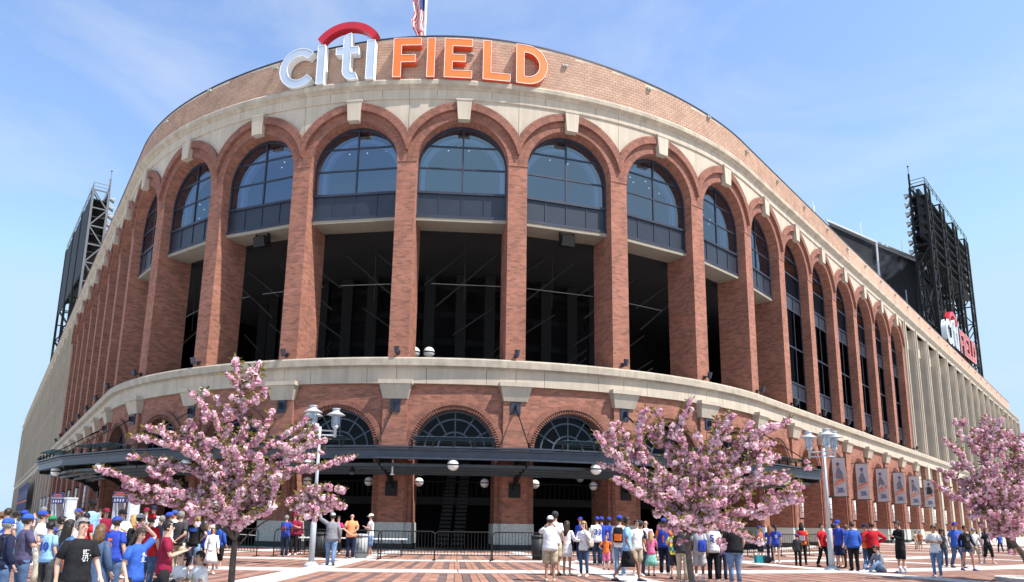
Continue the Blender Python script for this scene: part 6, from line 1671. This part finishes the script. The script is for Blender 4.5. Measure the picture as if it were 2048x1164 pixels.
# ---- middle
P('grey haired person in blue tee with an orange 41', 568, 1030, feet=1113, hair='grey', shirt='royal', num=('41','orange',1.2,.26), face=165, lc='ddenim', pose='phone', bulk=1.12)
P('attendant in maroon cap and polo behind the white table', 585, 1026, feet=1110, cap='maroon', shirt='maroon', face=10, lc='black', bulk=1.12, pose='phone')
P('attendant in maroon jacket further back by the doorway', 598, 1030, d=33, hair='dark', shirt='maroon', sl='long', face=60, lc='black')
P('person in grey sweater with one arm on the silver lamp post', 660, 1025, feet=1131, cap='lgrey', brim='black', hair='dark', shirt='grey', sl='long', face=190, pose='raiseL', lc='ldenim', bulk=1.18, stride=.4, shoe='char')
P('person in sunglasses and pink top behind the bald person', 677, 1032, d=33, hair='dark', hs='pony', shirt='hotpink', fem=True, glasses=True, face=10, lc='black', pose='phone')
P('bald person in bright orange shirt seen from behind', 700, 1026, feet=1117, hs='bald', shirt='peach', face=178, lc='navy', pose='behind', bulk=1.15)
P('person in white vest and blue shorts with folded arms', 738, 1027, feet=1116, cap='cream', shirt='white', sl='none', face=-55, pose='crossed', legs='shorts', lc='ldenim', glasses=True)
# ---- right of the middle
P('person in grey cap behind the white polo', 1110, 1022, feet=1151, cap='char', shirt='white', legs='shorts', lc='khaki', shoe='brown', face=160)
P('person in white cap, white polo and khaki shorts taking a photo', 1100, 1031, feet=1163, cap='white', shirt='white', legs='shorts', lc='khaki', shoe='sand', face=176, pose='photo', bulk=1.15, skin=1)
P('dark haired person in a short white dress', 1134, 1041, feet=1151, hair='dark', hs='long', shirt='white', sl='long', legs='dress', face=150, fem=True, pose='phone', skin=1, shoe='cream')
P('person in blue jacket and cap behind the blond person', 1161, 1034, feet=1123, cap='royal', brim='red', shirt='royal', sl='long', face=-40, lc='navy')
bw_ = P('blond person in white top and jeans with a beige bag', 1168, 1042, feet=1153, hair='blond', hs='long', shirt='white', sl='long', legs='tight', lc='denim', shoe='cream', face=-25, pose='chin', fem=True, bulk=1.05)
handbag(bw_, 'beige shoulder bag on the blond person in jeans', 'sand', x=.24, z=1.08, y=.02)
P('person in blue cap beside the number 33 jersey', 1203, 1033, d=27, cap='royal', shirt='royal', face=170, lc='denim')
P('person in white jersey with a blue 33', 1195, 1033, feet=1130, cap='royal', shirt='white', num=('33','royal',1.2,.28), face=182, lc='ddenim', bulk=1.22)
P('person in blue shirt with an orange shoulder', 1219, 1034, feet=1130, cap='royal', shirt='royal', sleevec='orange', face=165, lc='grey', skin=2)
P('small child in orange top and pink shorts', 1213, 1069, feet=1140, cap='royal', hair='blond', hs='pony', shirt='orange', legs='shorts', lc='pink', shoe='black', face=175, fem=True, pose='hips')
wb = P('person in white shirt wearing a black backpack, behind the strider', 1239, 1030, d=21.5, cap='royal', shirt='white', face=160, lc='ldenim')
backpack(wb, 'black backpack with orange trim left of the strider', 'black', trim='orange')
P('person in sunglasses facing this way beside the pink backpack', 1273, 1039, d=21.5, hair='dark', shirt='white', glasses=True, face=20, lc='khaki', legs='shorts')
P('bald person in white tee behind the black capped person', 1291, 1039, d=22.5, hs='bald', shirt='white', face=180, legs='shorts', lc='grey', bulk=1.1)
ss_ = P('striding person in pale blue shirt with black jacket tied at the waist', 1256, 1033, feet=1163, hair='black', hs='short', shirt='lblue', face=80, skin=2, legs='skirt', lc='black', stride=.9, pose='stand', shoe='navy', glasses=True)
pb_ = P('person in black cap and tee wearing a pink backpack', 1283, 1041, feet=1151, cap='char', shirt='black', face=120, lc='denim', skin=1)
backpack(pb_, 'bright pink patterned backpack on the black tee', 'hotpink', trim='pink')
P('child in pink cap, pink top and teal skirt', 1303, 1060, feet=1152, cap='pink', hair='blond', hs='long', shirt='pink', legs='skirt', lc='teal', shoe='black', face=165, fem=True, pose='phone')
P('person in blue and orange jersey and dark trousers near the forked trunk', 1330, 1036, feet=1148, cap='royal', shirt='royal', sleevec='orange', num=('1','orange',1.1,.3), face=160, lc='navy', bulk=1.15)
td = P('child in a yellow top with arm raised to the shoulder', 1350, 1055, feet=1158, hair='brown', hs='pony', shirt='yellow', legs='shorts', lc='char', shoe='char', face=185, fem=True, pose='crossed')
# tie-dye drawstring bag
r = thing('drawstring_bag', 'rainbow tie dye drawstring bag on the child in yellow', 'bag', td.location, td.rotation_euler.z); r.scale = td.scale
mb = MB(); cols = ['lblue','green','yellow','orange','lblue','yellow','turq']
for i in range(8):
    for j in range(7):
        x0, x1 = -.2+.4*j/7, -.2+.4*(j+1)/7; z0, z1 = .84+.5*i/8, .84+.5*(i+1)/8; yy = lambda x, z: .17+.05*math.cos(x*6)*math.sin((z-.8)*5.5)
        k = int((math.hypot(x0-.05, z0-1.0)*16)) % 7; mb.face([(x1,yy(x1,z0),z0),(x0,yy(x0,z0),z0),(x0,yy(x0,z1),z1),(x1,yy(x1,z1),z1)], None, k)
mb.face([(-.2,.15,.84),(.2,.15,.84),(.2,.15,1.34),(-.2,.15,1.34)], None, 0)
link('sack', mb.mesh('sack', [cmat(C_[c]) for c in cols], True), r)
mb = MB()
for sx in (-1, 1): mb.tube([(sx*.15,.17,1.34),(sx*.12,.02,1.45),(sx*.13,-.14,1.3),(sx*.17,-.05,1.0),(sx*.19,.15,.86)], .009, 5)
link('cord', mb.mesh('cord', cmat(C_['white'])), r)
P('person in dark jacket behind the forked cherry trunk', 1362, 1043, d=19.5, hair='grey', shirt='char', sl='long', face=150, lc='khaki')
gs = P('person in white tee and grey shorts right of the forked trunk', 1400, 1046, feet=1163, hair='black', shirt='lgrey', legs='shorts', lc='lgrey', face=165, skin=2, socks=True, shoe='white')
backpack(gs, 'small royal blue drawstring bag beside the forked trunk', 'royal', trim='royal', size=.8, z=1.08, x=-.1)
P('person in white jersey with a blue 5 under the blossoms', 1428, 1042, feet=1162, hair='dark', shirt='white', num=('5','royal',1.25,.26), legs='long', lc='black', face=160, bulk=1.15)
P('young person in blue tee and jeans under the blossoms', 1446, 1057, feet=1159, hair='dark', shirt='royal', face=150, lc='ddenim', shoe='char')
P('broad person in black tee and blue jeans under the blossoms', 1471, 1036, feet=1167, hair='dark', shirt='black', face=178, lc='ldenim', bulk=1.38, pose='stand')
# ---- right
P('child in orange and blue with cap behind the blossom tips', 1522, 1052, feet=1122, cap='royal', brim='orange', shirt='orange', sleevec='royal', legs='shorts', lc='black', face=30, pose='phone')
P('person with auburn hair in blue beside the pony tail', 1542, 1051, feet=1124, hair='red', hs='long', shirt='royal', lc='navy', face=160, fem=True)
P('person with a black pony tail, blue tee and denim shorts', 1554, 1049, feet=1127, hair='black', hs='pony', shirt='royal', legs='mini', lc='denim', face=170, fem=True, num=('8','lgrey',1.22,.2))
oh = P('black haired person in orange hoodie and black leggings', 1607, 1045, feet=1130, hair='black', hs='bob', shirt='orange', legs='tight', lc='black', shoe='black', face=160, fem=True, bulk=1.05)
backpack(oh, 'red drawstring bag on the orange hoodie', 'red', trim='lgrey', name='drawstring_bag')
P('child in blue cap and dark clothes beside the red bag', 1597, 1067, feet=1132, cap='royal', shirt='char', sl='long', lc='black', shoe='black', face=150)
P('dark haired person in red tee facing this way', 1648, 1047, feet=1134, hair='black', shirt='red', face=25, lc='black', shoe='black', stride=.4)
P('person in orange tee behind the right lamp post', 1672, 1047, feet=1135, hair='black', shirt='orange', face=165, lc='navy', bulk=1.08, pose='phone')
P('tall person in blue cap and royal tee right of the lamp post', 1682, 1040, feet=1136, cap='royal', shirt='royal', face=-60, legs='shorts', lc='navy', shoe='black', nod=.2)
P('person in brown trousers between two blue tops', 1697, 1049, feet=1136, hair='brown', shirt='royal', face=150, lc='brown', shoe='black')
P('person in bright blue hooded jacket and black trousers', 1710, 1043, feet=1142, hair='dark', shirt='blue', sl='long', face=172, lc='black', shoe='black', bulk=1.18)
P('person in navy cap and orange top left of the red jacket', 1737, 1047, feet=1140, cap='navy', shirt='orange', sleevec='black', face=-70, lc='denim', shoe='black', pose='phone', nod=.2)
P('person in loose red jacket with a grey band', 1750, 1045, feet=1141, hair='dark', shirt='red', sl='long', face=168, lc='black', shoe='black', bulk=1.25, pose='hips')
P('seated person in dark grey tee and jeans on the paving', 1763, 1099, feet=1145, pose='sit', hair='dark', shirt='grey', sl='long', face=-75, H=1.70, nod=.35, lean=.2, lc='ldenim')
P('young person in black tracksuit with white stripes and white socks', 1805, 1041, feet=1146, hair='dark', shirt='black', sl='long', legs='shorts', lc='black', face=-75, pose='phone', nod=.45, socks=True, shoe='ldenim')
P('person in plaid shirt at the far doors, left of two', 1834, 1062, feet=1100, hair='dark', shirt='khaki', face=20, lc='khaki')
P('person in red plaid shirt at the far doors, right of two', 1842, 1061, feet=1101, hair='grey', shirt='rust', face=170, legs='shorts', lc='khaki')
P('person with dark curls in black under a white cardigan', 1890, 1058, feet=1134, hair='dark', hs='curly', shirt='char', sleevec='white', sl='long', lc='denim', face=-10, fem=True, glasses=True, skin=1)
P('person in white tee and jeans with sunglasses on the head', 1876, 1050, feet=1155, hair='dark', shirt='white', face=-60, pose='crossed', legs='tight', lc='ldenim', shoe='white', fem=True, skin=1, bulk=1.08)
P('large person in blue printed tee and blue cap walking here', 1918, 1044, feet=1136, cap='royal', brim='red', shirt='blue', face=0, lc='denim', shoe='black', bulk=1.2, stride=.5, pose='walk', chest='orange', skin=0)
P('person in white tee behind the black sweater', 1953, 1056, feet=1126, cap='grey', shirt='white', face=-10, legs='shorts', lc='khaki', stride=.4, pose='walk')
P('person in black sweater, denim shorts and blue trainers', 1938, 1051, feet=1141, hair='black', hs='short', shirt='black', sl='long', legs='mini', lc='denim', face=5, shoe='blue', stride=.5, pose='walk', chest='lgrey', skin=1)
P('person in blue cap far behind the black sweater', 1963, 1064, d=40, cap='royal', shirt='white', face=0, lc='grey')
P('person in black tee and black cropped trousers walking here', 1979, 1055, feet=1127, hair='brown', hs='bob', shirt='black', legs='capri', lc='black', face=5, fem=True, stride=.4, pose='walk', chest='white', bulk=1.08)
P('person in blue tee walking away at the far right', 2002, 1067, feet=1105, hair='black', shirt='blue', face=170, lc='navy', stride=.6, pose='walk', skin=2)
# bags on the ground by the child in orange
p = gp(1520, 1126); r = thing('tote_bag', 'teal tote bag standing on the paving by the child in orange', 'bag', p, .3)
mb = MB(); mb.loft([[(-.2,-.1,0),(.2,-.1,0),(.2,.1,0),(-.2,.1,0)],[(-.22,-.09,.3),(.22,-.09,.3),(.22,.09,.3),(-.22,.09,.3)]]); link('pouch', mb.mesh('pouch', cmat((0.02,0.2,0.24))), r)
mb = MB(); mb.tube([(-.12,0,.3),(-.08,0,.44),(.08,0,.44),(.12,0,.3)], .012, 6); link('handle', mb.mesh('handle', cmat((0.02,0.2,0.24))), r)
p = gp(1534, 1126); r = thing('duffel_bag', 'grey duffel bag lying on the paving beside the teal tote', 'bag', p, .2)
mb = MB(); mb.lathe([(.1,0),(.2,.06),(.2,.2),(.1,.28)], 14); link('pouch', mb.mesh('pouch', cmat(C_['char']), True), r)
mb = MB(); mb.tube([(-.12,0,.2),(-.05,0,.36),(.05,0,.36),(.12,0,.2)], .014, 6); link('handle', mb.mesh('handle', cmat(C_['black'])), r)
# bake bodies
bpy.context.view_layer.update()
dg = bpy.context.evaluated_depsgraph_get()
baked = [(b, bpy.data.meshes.new_from_object(b.evaluated_get(dg)), fm, ms) for b, fm, ms in JOBS]
for b, me, fm, ms in baked:
    b.modifiers.clear(); bm = bmesh.new(); bm.from_mesh(me)
    for f in bm.faces: f.material_index = 0; f.smooth = True
    vs_ = [bm.verts.new(v) for v in fm.v]
    for f, mi in zip(fm.f, fm.mi):
        try: nf = bm.faces.new([vs_[i] for i in f]); nf.material_index = mi; nf.smooth = True
        except ValueError: pass
    out = bpy.data.meshes.new('body'); bm.to_mesh(out); bm.free()
    for m in ms: out.materials.append(m)
    b.data = out; bpy.data.meshes.remove(me)
